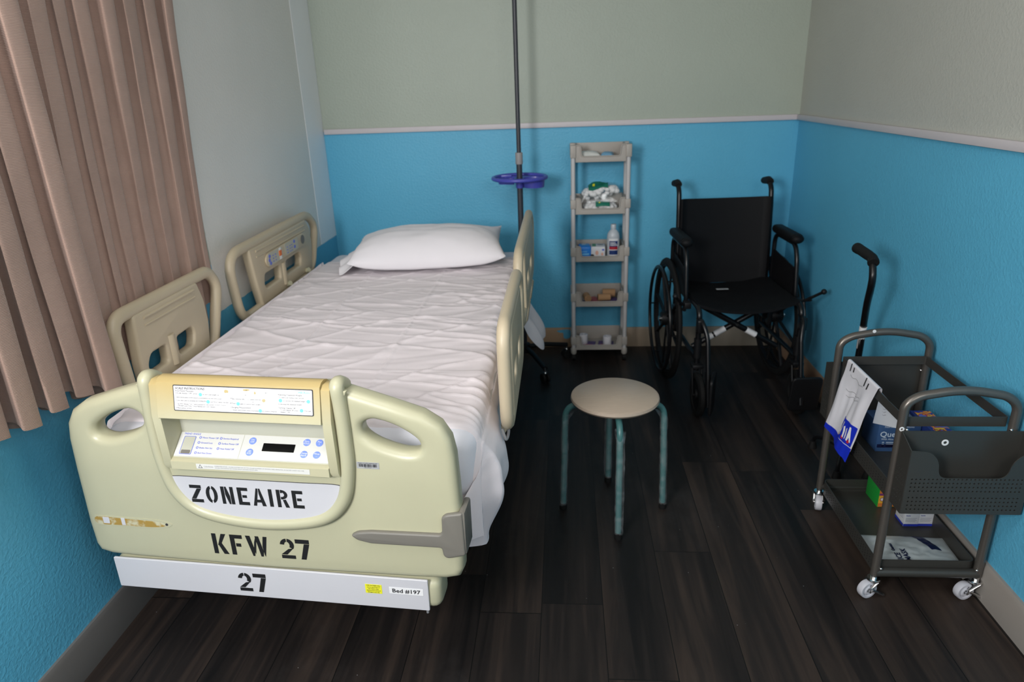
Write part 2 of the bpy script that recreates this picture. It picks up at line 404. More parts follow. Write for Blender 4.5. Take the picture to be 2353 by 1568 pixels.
# ------------------------------------------------------------------ camera, light
RW = 2.472                       # room width; left wall x=0, right wall x=RW, back wall y=0
TRT, TRB = 1.247, 1.221          # chair rail top / bottom
BBH = .114
cam = bpy.data.cameras.new('camera'); camo = bpy.data.objects.new('camera', cam); COL.objects.link(camo)
yaw, pitch, roll = .0833, .3557, -.0369
cy, sy, cp, sp_ = math.cos(yaw), math.sin(yaw), math.cos(pitch), math.sin(pitch)
fwd = Vector((-sy * cp, cy * cp, -sp_)); rgt = Vector((cy, sy, 0)); upv = rgt.cross(fwd)
r2 = rgt * math.cos(roll) + upv * math.sin(roll); u2 = -rgt * math.sin(roll) + upv * math.cos(roll)
camo.matrix_world = Matrix(((r2.x, u2.x, -fwd.x, 1.281), (r2.y, u2.y, -fwd.y, -3.731), (r2.z, u2.z, -fwd.z, 1.424), (0, 0, 0, 1)))
cam.sensor_width = 36; cam.lens = 36 * 1569 / 2353; cam.clip_start = .05
cam.dof.use_dof = True; cam.dof.focus_distance = 1.62; cam.dof.aperture_fstop = 4.0
SC.camera = camo
SC.view_settings.view_transform = 'Standard'; SC.view_settings.look = 'None'; SC.view_settings.exposure = -.13
SC.cycles.use_denoising = True; SC.cycles.max_bounces = 8; SC.cycles.sample_clamp_indirect = 6
w = bpy.data.worlds.new('world'); SC.world = w; w.use_nodes = True
bg = w.node_tree.nodes['Background']; bg.inputs[0].default_value = (.95, .96, 1.0, 1); bg.inputs[1].default_value = .62
def area(name, loc, target, sx, sy_, power, col=(1, 1, 1), spread=180):
    l = bpy.data.lights.new(name, 'AREA'); l.shape = 'RECTANGLE'; l.size = sx; l.size_y = sy_; l.energy = power; l.color = col; l.spread = rad(spread)
    o = bpy.data.objects.new(name, l); COL.objects.link(o); o.location = loc
    o.rotation_euler = (Vector(target) - Vector(loc)).to_track_quat('-Z', 'Y').to_euler(); return o
area('window_light', (.18, -4.15, 1.65), (1.3, -1.0, .80), .62, .66, 68, (1, .985, .98))
area('right_fill', (2.1, -4.4, 2.0), (.4, -1.2, .9), 1.1, .8, 20, (1, .97, .95))  # fill added behind the camera to brighten the left wall and curtain
area('ceiling_fill', (.75, -2.9, 2.38), (.85, -1.9, .0), .7, .7, 13, (1, .97, .95))  # fill added at ceiling height for the sheet and the chair rail's shadow

# ------------------------------------------------------------------ the room
b = MB(); b.box((RW / 2, -2.6, -.05), (RW + .3, 5.5, .1)); struct(b.build('floor', floor_mat(), at=(0, 0, 0)))
b = MB(); b.box((RW / 2, -2.6, 2.5), (RW + .3, 5.5, .1)); struct(b.build('ceiling', mat('white ceiling', (.7, .7, .68), .8, bump=(80, .3, .002)), at=(0, 0, 0)))
b = MB(); b.box((RW / 2, .06, 1.225), (RW + .24, .12, 2.45)); struct(b.build('wall_back', wall_mat('back wall paint', SAGE, 1.234), at=(0, 0, 0)))
b = MB(); b.box((RW / 2, -5.26, .6), (RW + .24, .12, 1.2)); struct(b.build('low_light_blocker', mat('dark light blocker', (.12, .11, .10), .8), at=(0, 0, 0)))  # unseen half-height blocker, added to keep low fill light off floor and walls
b = MB(); b.box((RW + .06, -2.6, 1.225), (.12, 5.2, 2.45)); struct(b.build('wall_right', wall_mat('right wall paint', (.475, .48, .435), 1.234), at=(0, 0, 0)))
WY0, WY1, WZ0, WZ1 = -3.3, -1.66, 1.0, 2.1
b = MB(); b.plate([(-5.2, 0), (0, 0), (0, 2.45), (-5.2, 2.45)], [[(WY0, WZ0), (WY1, WZ0), (WY1, WZ1), (WY0, WZ1)]], .12, 0, T((-.06, 0, 0)) @ YZ)
struct(b.build('wall_left', wall_mat('left wall paint', SAGE, .678, (-1.388, WHITEP, .86)), at=(0, 0, 0)))
b = MB()
b.plate([(WY0 - .02, WZ0 - .02), (WY1 + .02, WZ0 - .02), (WY1 + .02, WZ1 + .02), (WY0 - .02, WZ1 + .02)],
        [rrect(WY0 + .05, WZ0 + .05, -2.51, WZ1 - .05, .003), rrect(-2.46, WZ0 + .05, WY1 - .05, WZ1 - .05, .003)], .045, .006, T((-.06, 0, 0)) @ YZ)
b.m(M_TRIM)
wf = struct(b.build('window_1', M_TRIM, at=(0, 0, 0)))
b = MB(); b.box((-.065, (WY0 + WY1) / 2, (WZ0 + WZ1) / 2), (.004, WY1 - WY0 - .08, WZ1 - WZ0 - .08))
b.build('pane', film('window glass', (.8, .86, .95), .12, .03), wf, at=(0, 0, 0))
b = MB(); b.box((RW / 2 + .004, -.009, (TRT + TRB) / 2), (RW - .008, .018, TRT - TRB), .002); struct(b.build('trim_1', M_TRIM, at=(0, 0, 0)), 'white chair rail across the back wall')
b = MB(); b.box((RW - .009, -2.62, (TRT + TRB) / 2), (.018, 5.2, TRT - TRB), .002); struct(b.build('trim_2', M_TRIM, at=(0, 0, 0)), 'white chair rail along the right wall')
b = MB(); b.box((.0006, -.128, 1.565), (.0012, .25, 1.77)); struct(b.build('trim_3', M_STRIP, at=(0, 0, 0)), 'white painted board in the left corner')
def base_mat(name, c1, c2, lo, hi, axis):
    m, nt, bs = newmat(name); L = nt.links.new
    tc = nd(nt, 'ShaderNodeTexCoord'); sx = nd(nt, 'ShaderNodeSeparateXYZ'); L(tc.outputs['Object'], sx.inputs[0])
    n = nd(nt, 'ShaderNodeTexNoise', i_Scale=4, i_Detail=5); L(tc.outputs['Object'], n.inputs['Vector'])
    mr = nd(nt, 'ShaderNodeMapRange'); mr.inputs[1].default_value = lo; mr.inputs[2].default_value = hi; L(sx.outputs[axis], mr.inputs[0])
    ad = nd(nt, 'ShaderNodeMath', operation='MULTIPLY_ADD'); ad.inputs[1].default_value = .5; L(n.outputs[0], ad.inputs[0]); L(mr.outputs[0], ad.inputs[2])
    sb = nd(nt, 'ShaderNodeMath', operation='SUBTRACT', use_clamp=True); sb.inputs[1].default_value = .25; L(ad.outputs[0], sb.inputs[0])
    mx = nd(nt, 'ShaderNodeMix', data_type='RGBA'); mx.inputs[6].default_value = c1 + (1,); mx.inputs[7].default_value = c2 + (1,)
    L(sb.outputs[0], mx.inputs[0]); L(mx.outputs[2], bs.inputs['Base Color']); bs.inputs['Roughness'].default_value = .55
    return m
def baseboard(name, prof_dir, y0, y1, mt):
    b = MB(); th = .014
    prof = [(0, 0), (th, 0), (th, BBH - .012), (th * .55, BBH), (0, BBH)]
    if prof_dir == 'L': b.prism([(y, z) for y, z in prof], y0, y1, Matrix(((0, 1, 0, 0), (1, 0, 0, 0), (0, 0, 1, 0), (0, 0, 0, 1))))
    elif prof_dir == 'R': b.prism([(y, z) for y, z in prof], y0, y1, Matrix(((0, -1, 0, RW), (1, 0, 0, 0), (0, 0, 1, 0), (0, 0, 0, 1))))
    else: b.prism([(-y, z) for y, z in prof], y0, y1)
    return struct(b.build(name, mt, at=(0, 0, 0)))
baseboard('baseboard_left', 'L', -5.2, -.001, base_mat('grey painted skirting', (.125, .12, .115), (.11, .105, .10), -2.5, 0, 1))
baseboard('baseboard_right', 'R', -5.2, -.001, base_mat('worn skirting', (.30, .275, .25), (.26, .16, .10), -1.9, -1.1, 1))
baseboard('baseboard_back', 'B', .014, RW - .014, base_mat('bare timber', (.36, .23, .13), (.27, .24, .19), 1.1, 2.0, 0))
b = MB()   # streaks of wall paint run over the skirting
b.plate(c2([(1.235, .1), (1.305, .105), (1.31, .062), (1.29, .05), (1.272, .056), (1.268, .085), (1.25, .088)]), (), .0012, 0, T((0, -.0148, 0)) @ XZ)
struct(b.build('trim_4', mat('blue paint drips', BLUE, .5), at=(0, 0, 0)), 'blue paint smear over the back baseboard')

# ------------------------------------------------------------------ curtain
def curtain_pt(u, v):
    """u along the wall from the right edge, v from hem to top"""
    y0 = -1.500 - u * 1.60 + .02 * (1 - v) * (1 - u)
    hz = .705 + .065 * max(0, min(1, (-2.1 - y0) / .4)); z = hz + v * (2.27 - hz)
    ph = u * 2 * PI * 17 + .9 * math.sin(u * 23) + .5 * math.sin(v * 2.6 + u * 9) + .25 * math.sin(u * 57 + 1)
    rail = max(0, min(1, (y0 + 2.16) / .07)) * max(0, min(1, (2.0 - z) / 1.1))
    rail = rail * (1 + rail * (1 - rail) * .5)
    amp = (.042 + .012 * math.sin(u * 31 + 2)) * (1 - .15 * v)
    amp = amp * (1 - rail) + .014 * rail
    xc = .060 * (1 - rail) + .029 * rail
    flare = (1 - v) ** 2 * .012 * math.sin(u * 17) * (1 - rail)
    x = xc + amp * (1 - 2 * ((1 - math.sin(ph)) / 2) ** 1.7) + flare + .004 * noise.noise((u * 30, v * 6, 3))
    y = y0 + .021 * math.sin(2 * ph + .5) * (1 - .6 * rail) + .012 * (1 - v) * math.sin(u * 41)
    zz = z + (1 - v) ** 8 * (.012 * math.sin(u * 26 + 1) - .012 * math.cos(ph))
    if rail > .2 and v < .03: zz += .02 * math.sin(u * 60) * rail
    return (max(.006, x), y, zz)
b = MB(); b.grid(curtain_pt, 520, 70)
cur = b.build('curtain', M_CURT, at=(.08, -2.3, .7), ang=80)
tag(cur, 'pinkish taupe linen curtain hanging in deep folds over the left wall window', 'curtain')
# a curtain rod that carries it, above the frame of the photograph
rod = thing('curtain_rod', (.08, -2.4, 2.25), 'slim dark rod carrying the taupe curtain over the window', 'curtain rod')
b = MB(); b.cyl((.09, -3.2, 2.285), (.09, -1.5, 2.285), .011); b.sph((.09, -1.49, 2.285), .02); b.sph((.09, -3.21, 2.285), .02); b.build('pole', M_STEEL, rod)
for yy in (-1.56, -3.14):
    b = MB(); b.cyl((0, yy, 2.285), (.09, yy, 2.285), .006); b.cyl((0, yy, 2.285), (.006, yy, 2.285), .022); b.build('bracket', M_STEEL, rod)

# ------------------------------------------------------------------ hospital bed
BED = thing('hospital_bed', (.6, -1.35, 0), 'cream plastic hospital bed with side rails and stencilled footboard', 'bed')
FB_LOC = Vector((.568 - .6, -2.419 + 1.35, 0)); FB_ROT = (0, rad(.5), rad(-4.0))
half = [(0, .345), (.36, .350), (.43, .353), (.462, .362), (.472, .385), (.474, .45), (.470, .60), (.466, .68), (.458, .722), (.438, .755), (.40, .780), (.33, .803), (.235, .832)]
out = half[:] + [(.21, .842), (-.21, .842)] + [(-x, z) for x, z in half[::-1][:-1]]
hole = c2([(.262, .743), (.272, .757), (.296, .762), (.34, .748), (.378, .724), (.39, .706), (.384, .69), (.352, .686), (.300, .701), (.268, .722)], 5)
b = MB(); b.plate(out, [hole, [(-x, z) for x, z in hole], [(-.186, .655), (.192, .655), (.192, .79), (-.186, .79)]], .056, .02, T((0, .028, 0)) @ XZ, 4)
FB = b.build('footboard', M_CREAM, BED, local=True)
FB.location = FB_LOC; FB.rotation_euler = FB_ROT
def sub(b, name, mt=None, label=None, ang=38, par=None): return b.build(name, mt, par or FB, local=True, label=label, ang=ang)
# raised U border round the console
ctr = [(.222, .842), (.224, .80), (.226, .72), (.224, .645), (.206, .565), (.155, .512), (.055, .489), (-.055, .489), (-.155, .512), (-.206, .565), (-.224, .645), (-.226, .72), (-.224, .80), (-.222, .842)]
path = [(.222, .035, .832), (.222, .012, .846)] + [(x, -.004, z) for x, z in ctr] + [(-.222, .012, .846), (-.222, .035, .832)]
b = MB(); b.tube(catmull(path, 6), .0165, 12); sub(b, 'console_border', M_CREAM, ang=80)
inner = [(x * .96, z + (.012 if z < .52 else 0)) for x, z in ctr]
b = MB(); b.plate(c2(inner, 4), [[(-.186, .655), (.192, .655), (.192, .80), (-.186, .80)]], .012, .003, T((0, -.004, 0)) @ XZ); sub(b, 'console_surround', M_CREAM)
# console: cheeks, recess, sloping keypad shelf, front lip
b = MB()
full = [(.04, .64), (.04, .846), (.024, .858), (-.002, .862), (-.016, .856), (-.034, .768), (-.034, .64)]
b.m(M_LID).prism([(y, z) for y, z in [(.04, .632), (.04, .832), (.02, .847), (-.006, .848), (-.018, .840), (-.030, .77), (-.026, .645), (-.020, .632)]], -.205, -.185)
b.m(M_LID).prism([(y, z) for y, z in [(.04, .632), (.04, .832), (.02, .847), (-.006, .848), (-.018, .840), (-.030, .77), (-.026, .645), (-.020, .632)]], .191, .211)
b.m(M_LID).prism([(.04, .632), (.04, .66), (-.018, .661), (-.030, .656), (-.030, .636), (-.024, .632)], -.185, .191)
b.m(M_RECESS).prism([(.04, .66), (.04, .84), (.031, .84), (.030, .70), (-.018, .661), (-.018, .66)], -.185, .191)
CON = sub(b, 'console', M_LID)
b = MB(); lidp = [(.036, .830), (.036, .838), (.022, .850), (.008, .855), (-.008, .854), (-.019, .847), (-.036, .768), (-.033, .765), (-.026, .768), (-.012, .835)]
b.prism(lidp, -.186, .1905); LID = sub(b, 'console_lid', M_LID, 'yellowed console lid')
# frames: lid face (slanted), keypad slope, panel front
lid_a = math.atan2(.017, .079)
def face(x, z):       # lid face: origin at lid lower edge, z measured on plate coordinates
    t = (z - .768) / (.847 - .768)
    return T((x, -.0362 + t * .017 - .0003, z)) @ RX(-lid_a) @ XZ
def flat(x, z, y=-.0004): return T((x, y, z)) @ XZ
kp_a = math.atan2(.048, .039)
def key(x, s):         # keypad slope: s = 0 at the front edge, 1 at the back
    return T((x, -.018 + s * .048 - .0006, .661 + s * .039 + .0008)) @ RX(-kp_a) @ XZ
def quad(b, mt, M, w, h, r=.0015, th=.0006): return b.m(mt).plate(rrect(-w / 2, -h / 2, w / 2, h / 2, r, 3), (), th, 0, M)
b = MB()
cx, cz = .0155, .8145
quad(b, M_INK, face(cx, cz) @ T((0, 0, .0004)), .321, .058, .003)
quad(b, M_LABEL, face(cx, cz) @ T((0, 0, .0008)), .317, .054, .002)
def st(txt, x, z, size, mt=M_INK, shear=0, bold=0): b.m(mt).text(txt, size, face(cx + x, cz) @ T((0, z, .0012)), shear=shear, bold=bold)
st('SCALE INSTRUCTIONS', -.155, .0195, .0068, shear=.2, bold=.0001)
st('Initial Patient Placement', -.155, .0145, .0045)
st('1 If scale displays "OFF", press', -.155, .0095, .0042); st('to turn scale weight on.', -.0905, .0085, .0040)
st('2 Before placing patient on bed using all recommendations put other items on bed.', -.155, .0005, .0032)
st('3 Zero the scale by pressing and holding the', -.155, -.0065, .0040); st('until "HOLD" display stops flash-', -.0735, -.0072, .0032)
st('ing. After releasing, "CALC" will be displayed for a few seconds. DO NOT TOUCH', -.151, -.0140, .0033)
st('THE BED until "CALC" stops flashing and a zero remains.', -.151, -.0185, .0038); st('4 Place patient on bed.', -.155, -.0235, .0040)
st('7 After removing items, restore patient items and', -.026, .0015, .0034); st('8 Press', -.028, -.0085, .0042); st('again to restore zero weight.', -.005, -.0090, .0040)
st('Changing Measurement', -.028, -.0175, .0050); st('Change measurement system by pressing', -.024, -.0230, .0036); st('for pounds or kilograms.', .045, -.0230, .0034)
st('Adjusting Displayed Weight', .082, .0140, .0048); st('To adjust scale reading, press and hold', .084, .0085, .0036); st('to increase the displayed weight or', .094, .0015, .0038)
st('to decrease the displayed weight.', .082, -.0060, .0040); st('Turning Display Off', .082, -.0145, .0048); st('To turn display off, press', .086, -.0190, .0040); st('The scale', .140, -.0190, .0040); st('displays "OFF".', .086, -.0235, .0040)
st('Hill-Rom', .128, .0195, .0070, M_INKCYAN, bold=.00015)
for x, z in ((-.096, .0092), (-.079, -.0062), (-.0095, -.0080), (.0405, -.0215), (.0875, .0028), (.1500, .0028), (.1340, -.0175)):
    b.m(M_INKCYAN).plate(circ(0, 0, .0040, 16), (), .0006, 0, face(cx + x, cz) @ T((0, z, .0012)))
# torn patches
for k, (x, z, w_, h_) in enumerate(((-.036, .0185, .014, .009), (.010, .023, .02, .007), (.030, .017, .005, .008), (.050, .0015, .010, .008), (-.006, .014, .030, .012), (.012, .006, .04, .010))):
    pts = [(w_ / 2 * math.cos(a) * random.uniform(.6, 1.1), h_ / 2 * math.sin(a) * random.uniform(.6, 1.1)) for a in [i * 2 * PI / 9 for i in range(9)]]
    b.m((M_LID, M_LID, M_LID, M_LID, M_WHITE, M_WHITE)[k]).plate(pts, (), .0006, 0, face(cx + x, cz) @ T((0, z, .0013)))
b.m(M_INK)
for k in range(14):
    x, z = random.uniform(-.03, .07), random.uniform(-.004, .024)
    pts = [(random.uniform(-.004, .004), random.uniform(-.0009, .0009)) for _ in range(3)]
    b.plate(pts, (), .0005, 0, face(cx + x, cz) @ T((0, z, .0015)))
sub(b, 'instruction_sticker', None, 'torn white sticker headed SCALE INSTRUCTIONS', par=LID)
# keypad overlay
KL = math.hypot(.048, .039)
b = MB(); quad(b, M_OVER, key(.003, .5), .374, KL * .94, .001)
quad(b, M_RECESS, key(-.0275, .5) @ T((0, 0, .0003)), .0012, KL * .94)
b.m(M_INKBLUE)
def kt(txt, x, s, size, mt=M_INKBLUE, al='LEFT'): b.m(mt).text(txt, size, key(x, s) @ T((0, -size * .35, .0006)), align=al)
kt('TREND ANGLE', -.176, .91, .0062)
for txt, x, s in (('Motor Power Off', -.128, .78), ('Ground Loss', -.128, .58), ('Brake Not Set', -.128, .38), ('Bed Not Down', -.128, .18), ('Service Required', -.077, .78), ('Surface Power Off', -.077, .58), ('Heat Relief Off', -.077, .38)):
    kt(txt, x, s, .0055); b.m(M_INKBLUE).plate(circ(0, 0, .0030, 16), [circ(0, 0, .0018, 12)], .0005, 0, key(x - .005, s) @ T((0, 0, .0006)))
KP = sub(b, 'control_panel', None, 'sloping grey control panel with blue printing', par=CON)
b = MB(); quad(b, M_RECESS, key(-.158, .46) @ T((0, 0, .0006)), .027, .042, .002); quad(b, M_GREYP, key(-.158, .20) @ T((0, 0, .0010)), .022, .009, .002)
b.m(M_INKBLUE).plate(rrect(-.0145, -.022, .0145, .022, .003), [rrect(-.0135, -.021, .0135, .021, .003)], .0012, 0, key(-.158, .46) @ T((0, 0, .0006)))
sub(b, 'angle_gauge', None, par=CON)
b = MB(); quad(b, M_DISP, key(.062, .52) @ T((0, 0, .0008)), .076, .019, .001, .001)
sub(b, 'display_window', None, 'black display window', par=CON)
for x, s, l1, l2 in ((-.004, .74, 'ON', 'OFF'), (-.004, .30, 'LBS', 'KGS'), (.125, .78, 'Zero', 'HOLD'), (.125, .32, 'Change', 'Alarm'), (.155, .78, 'Plus', '+'), (.155, .32, 'Minus', '-')):
    b = MB(); b.m(M_BTN).plate(circ(0, 0, .0085, 24), (), .0012, .0004, key(x, s) @ T((0, 0, .0008)))
    b.m(M_WHITE).text(l1, .0056, key(x, s) @ T((0, .0008, .0016)), 'CENTER'); b.text(l2, .0056, key(x, s) @ T((0, -.0045, .0016)), 'CENTER')
    sub(b, 'button', None, 'round blue button marked %s %s' % (l1, l2), par=CON)
b = MB(); quad(b, M_OVER, flat(.012, .6470, -.0306), .27, .0125, .001)
b.m(M_INK).plate([(-.005, -.004), (.005, -.004), (0, .005)], [[(-.0038, -.0033), (.0038, -.0033), (0, .0037)]], .0004, 0, flat(-.113, .6470, -.0311))
b.m(M_SILVER).text('CAUTION:', .0048, flat(-.104, .6455, -.0311))
b.text('POSSIBLE FIRE HAZARD. THIS BED IS SUITABLE FOR USE WITH OXYGEN EQUIPMENT OF THE NASAL, MASK, VENTILATOR, OR HALF BED CANOPY TENT TYPE.', .0030, flat(-.078, .6483, -.0311))
b.text('OXYGEN TENTS SHOULD NOT EXTEND BELOW MATTRESS SUPPORT LEVEL.', .0030, flat(-.078, .6440, -.0311))
sub(b, 'caution_sticker', None, par=CON)
# white name plate with stencil
b = MB(); b.m(M_INK).plate([(x * 1.006, z + (.0012 if z > .6 else -.0012)) for x, z in c2([(-.203, .604), (-.1, .6045), (.1, .6045), (.2, .604), (.2, .585), (.185, .553), (.15, .522), (.10, .504), (.04, .4965), (-.05, .4965), (-.11, .505), (-.16, .525), (-.192, .557), (-.205, .588)], 4)], (), .001, 0, flat(0, 0, -.0104))
b.m(M_PLATE).plate(c2([(-.203, .604), (-.1, .6045), (.1, .6045), (.2, .604), (.2, .585), (.185, .553), (.15, .522), (.10, .504), (.04, .4965), (-.05, .4965), (-.11, .505), (-.16, .525), (-.192, .557), (-.205, .588)], 4), (), .0016, 0, flat(0, 0, -.0108))
NP = sub(b, 'name_plate', None, 'white half-round name plate')
# stencil alphabet: polygons in a box 0..w x 0..1
def arc(cx_, cy_, rx, ry, a0, a1, t, n=9):
    o = [(cx_ + rx * math.cos(rad(a0 + (a1 - a0) * k / n)), cy_ + ry * math.sin(rad(a0 + (a1 - a0) * k / n))) for k in range(n + 1)]
    i = [(cx_ + (rx - t) * math.cos(rad(a1 + (a0 - a1) * k / n)), cy_ + (ry - t * .8) * math.sin(rad(a1 + (a0 - a1) * k / n))) for k in range(n + 1)]
    return o + i
def R_(x0, y0, x1, y1): return [(x0, y0), (x1, y0), (x1, y1), (x0, y1)]
GL = {
 'Z': (.62, [[(0, .82), (.62, .82), (.62, 1), (0, 1)], [(.38, .80), (.62, .80), (.25, .2), (.01, .2)], R_(0, 0, .64, .18)]),
 'O': (.62, [arc(.31, .5, .31, .5, 100, 260, .19), arc(.31, .5, .31, .5, -80, 80, .19)]),
 'N': (.66, [R_(0, 0, .18, 1), R_(.48, 0, .66, 1), [(.21, 1), (.30, 1), (.45, .45), (.45, 0), (.36, 0), (.21, .55)]]),
 'E': (.56, [R_(0, 0, .2, 1), R_(.2, .82, .56, 1), R_(.24, .42, .48, .57), R_(.2, 0, .58, .18)]),
 'A': (.66, [[(.0, 0), (.17, 0), (.33, .85), (.33, 1), (.24, 1)], [(.36, 1), (.44, 1), (.68, 0), (.48, 0), (.36, .7)], R_(.22, .2, .44, .36)]),
 'I': (.2, [R_(0, 0, .19, 1)]),
 'R': (.6, [R_(0, 0, .19, 1), arc(.26, .73, .32, .27, -90, 90, .17), R_(.22, .82, .3, 1), R_(.22, .46, .3, .6), [(.3, .43), (.46, .46), (.62, 0), (.42, 0)]]),
 'K': (.64, [R_(0, 0, .19, 1), [(.22, .42), (.43, 1), (.64, 1), (.38, .5)], [(.24, .48), (.4, .54), (.66, 0), (.44, 0)]]),
 'F': (.54, [R_(0, 0, .2, 1), R_(.2, .82, .55, 1), R_(.24, .42, .46, .58)]),
 'W': (.95, [[(0, 1), (.2, 1), (.34, .25), (.30, 0), (.22, 0)], [(.36, .1), (.46, .75), (.46, 1), (.36, .7), (.30, .35)], [(.42, 1), (.58, 1), (.72, .25), (.68, 0), (.58, 0)], [(.74, .1), (.78, 0), (.95, 1), (.78, 1), (.70, .5)]]),
 '2': (.62, [arc(.3, .68, .31, .32, 95, 175, .19), arc(.3, .68, .31, .32, -35, 85, .19), [(.33, .48), (.56, .53), (.26, .2), (.0, .2)], R_(0, 0, .62, .17)]),
 '7': (.6, [R_(0, .8, .62, 1), [(.38, .78), (.62, .78), (.40, 0), (.18, 0)]]),
}
def stencil(word, x, z, h, sp, y, gap=.5):
    b = MB(); b.m(M_BLACKINK); cxx = x
    for ch in word:
        if ch == ' ': cxx += gap * h; continue
        w_, polys = GL[ch]
        for p in polys: b.plate([(cxx + a * h, z + c * h) for a, c in p], (), .0005, 0, flat(0, 0, y))
        cxx += (w_ + sp) * h
    return b
sub(stencil('ZONEAIRE', -.166, .5375, .0465, .212, -.0119), 'stencil_lettering', None, 'black stencil reading ZONEAIRE', par=NP)
sub(stencil('KFW', -.145, .385, .0575, .17, -.0005), 'stencil_lettering', None, 'black stencil reading KFW')
sub(stencil('27', .029, .385, .0565, .0, -.0005) if False else stencil('27', .029, .385, .0565, .06, -.0005), 'stencil_lettering', None, 'black stencil reading 27 after KFW')
# barcode label
b = MB(); quad(b, M_SILVER, flat(.270, .653), .052, .0165, .001)
b.m(M_INK); x = -.021
while x < .021:
    w_ = random.choice((.0004, .0007, .0011)); b.plate([(x, -.0035), (x + w_, -.0035), (x + w_, .0035), (x, .0035)], (), .0004, 0, flat(.270, .653, -.0009)); x += w_ + random.choice((.0004, .0006, .0010))
b.text('Property of medical equipment pool', .0030, flat(.270, .6580, -.0009), 'CENTER'); b.text('0 0 1 9 7 2 7', .0030, flat(.270, .6465, -.0009), 'CENTER')
sub(b, 'barcode_label', None, 'grey barcode label')
# grey corner bumper with long tail
b = MB(); b.plate(f2([(.213, .470), (.228, .479), (.26, .4835), (.425, .487), (.430, .495), (.431, .533), (.440, .541), (.4795, .549), (.482, .436), (.44, .424), (.430, .43), (.427, .452), (.26, .451), (.228, .458)], .006, 4), (), .014, .005, T((0, -.004, 0)) @ XZ)
b.box((.477, .026, .492), (.016, .068, .113), .006)
sub(b, 'corner_bumper', M_GREYP, 'grey rubber corner bumper with long tail')
# scar of the missing bumper
b = MB(); b.m(M_CREAM).plate(f2([(-.447, .446), (-.28, .446), (-.252, .452), (-.241, .459), (-.252, .466), (-.28, .471), (-.447, .473)], .004, 4), (), .0014, 0, flat(0, 0, -.0004))
b.m(M_GLUE).plate(c2([(-.441, .450), (-.38, .449), (-.30, .449), (-.262, .454), (-.27, .464), (-.32, .467), (-.38, .469), (-.441, .470)], 4), (), .0012, 0, flat(0, 0, -.0008))
b.m(M_PLATE); b.plate(rrect(-.425, .452, -.408, .470, .002), (), .0012, 0, flat(0, 0, -.0012)); b.plate(rrect(-.376, .450, -.366, .470, .001), (), .0012, 0, flat(0, 0, -.0012))
b.m(M_INK).plate(circ(-.256, .4595, .0035, 16), (), .001, 0, flat(0, 0, -.0013))
sub(b, 'glue_scar', None, 'amber glue left where a corner bumper is missing')
# lower bumper bar of the bed frame
b = MB(); b.m(M_CREAM).box((-.010, .045, .304), (.846, .085, .084), .022, 4)
BAR = b.build('bumper_bar', M_CREAM, BED, local=True); BAR.location = FB_LOC; BAR.rotation_euler = FB_ROT
b = MB(); b.m(M_PLATE).plate(rrect(-.424, .2645, .385, .352, .003), (), .006, .0015, flat(0, 0, -.001)); FP = sub(b, 'front_plate', None, 'long white plate', par=BAR)
sub(stencil('27', -.094, .281, .054, .10, -.0045), 'stencil_lettering', None, 'black stencil reading 27 low on the bed end', par=BAR)
b = MB(); quad(b, M_YELLOW, flat(.251, .3175, -.0044), .041, .0255, .0005); b.m(M_INK)
for k, tx in enumerate(('THIS MATTRESS WILL', 'not be used if torn or', 'wet. Inspect often.', 'Remove from service if', 'damaged in any way.')): b.text(tx, .0036, flat(.251, .3262 - k * .0048, -.0049), 'CENTER')
sub(b, 'warning_sticker', None, 'small yellow sticker', par=BAR)
b = MB(); quad(b, M_LABEL, flat(.331, .3175, -.0044), .083, .0185, .0005); b.m(M_INK).text('Bed #197', .0150, flat(.331, .3125, -.0049) @ Matrix.Diagonal((1.18, 1, 1, 1)), 'CENTER', bold=.0003)
sub(b, 'number_label', None, 'white label reading Bed #197', par=BAR)
b = MB(); b.cyl((.955 - .60 + .004, .06, .20), (.955 - .60 + .004, .06, .27), .0035, 8); sub(b, 'hanging_rod', M_GREYST, par=BAR)

# bed frame below
b = MB(); b.m(M_STEEL).box((.6, -1.34, .41), (.86, 1.96, .09), .01)
b.box((.25, -1.3, .22), (.06, 1.7, .07), .01); b.box((.95, -1.3, .22), (.06, 1.7, .07), .01)
for yy in (-.55, -1.3, -2.0): b.box((.6, yy, .25), (.70, .06, .06), .01)
for xx in (.32, .88):
    for yy in (-.75, -1.75): b.cyl((xx, yy, .24), (xx, yy, .40), .035)
b.build('bed_frame', M_STEEL, BED)
for xx in (.25, .95):
    for yy in (-.60, -1.85):
        b = MB(); b.m(M_RUBBER).cyl((xx - .018, yy, .07), (xx + .018, yy, .07), .07, 24); b.m(M_STEEL).box((xx, yy, .145), (.05, .04, .09), .006); b.build('caster', None, BED)
b = MB(); b.box((.6, -.33, .50), (.90, .03, .22), .012); b.build('headboard', M_CREAM, BED)

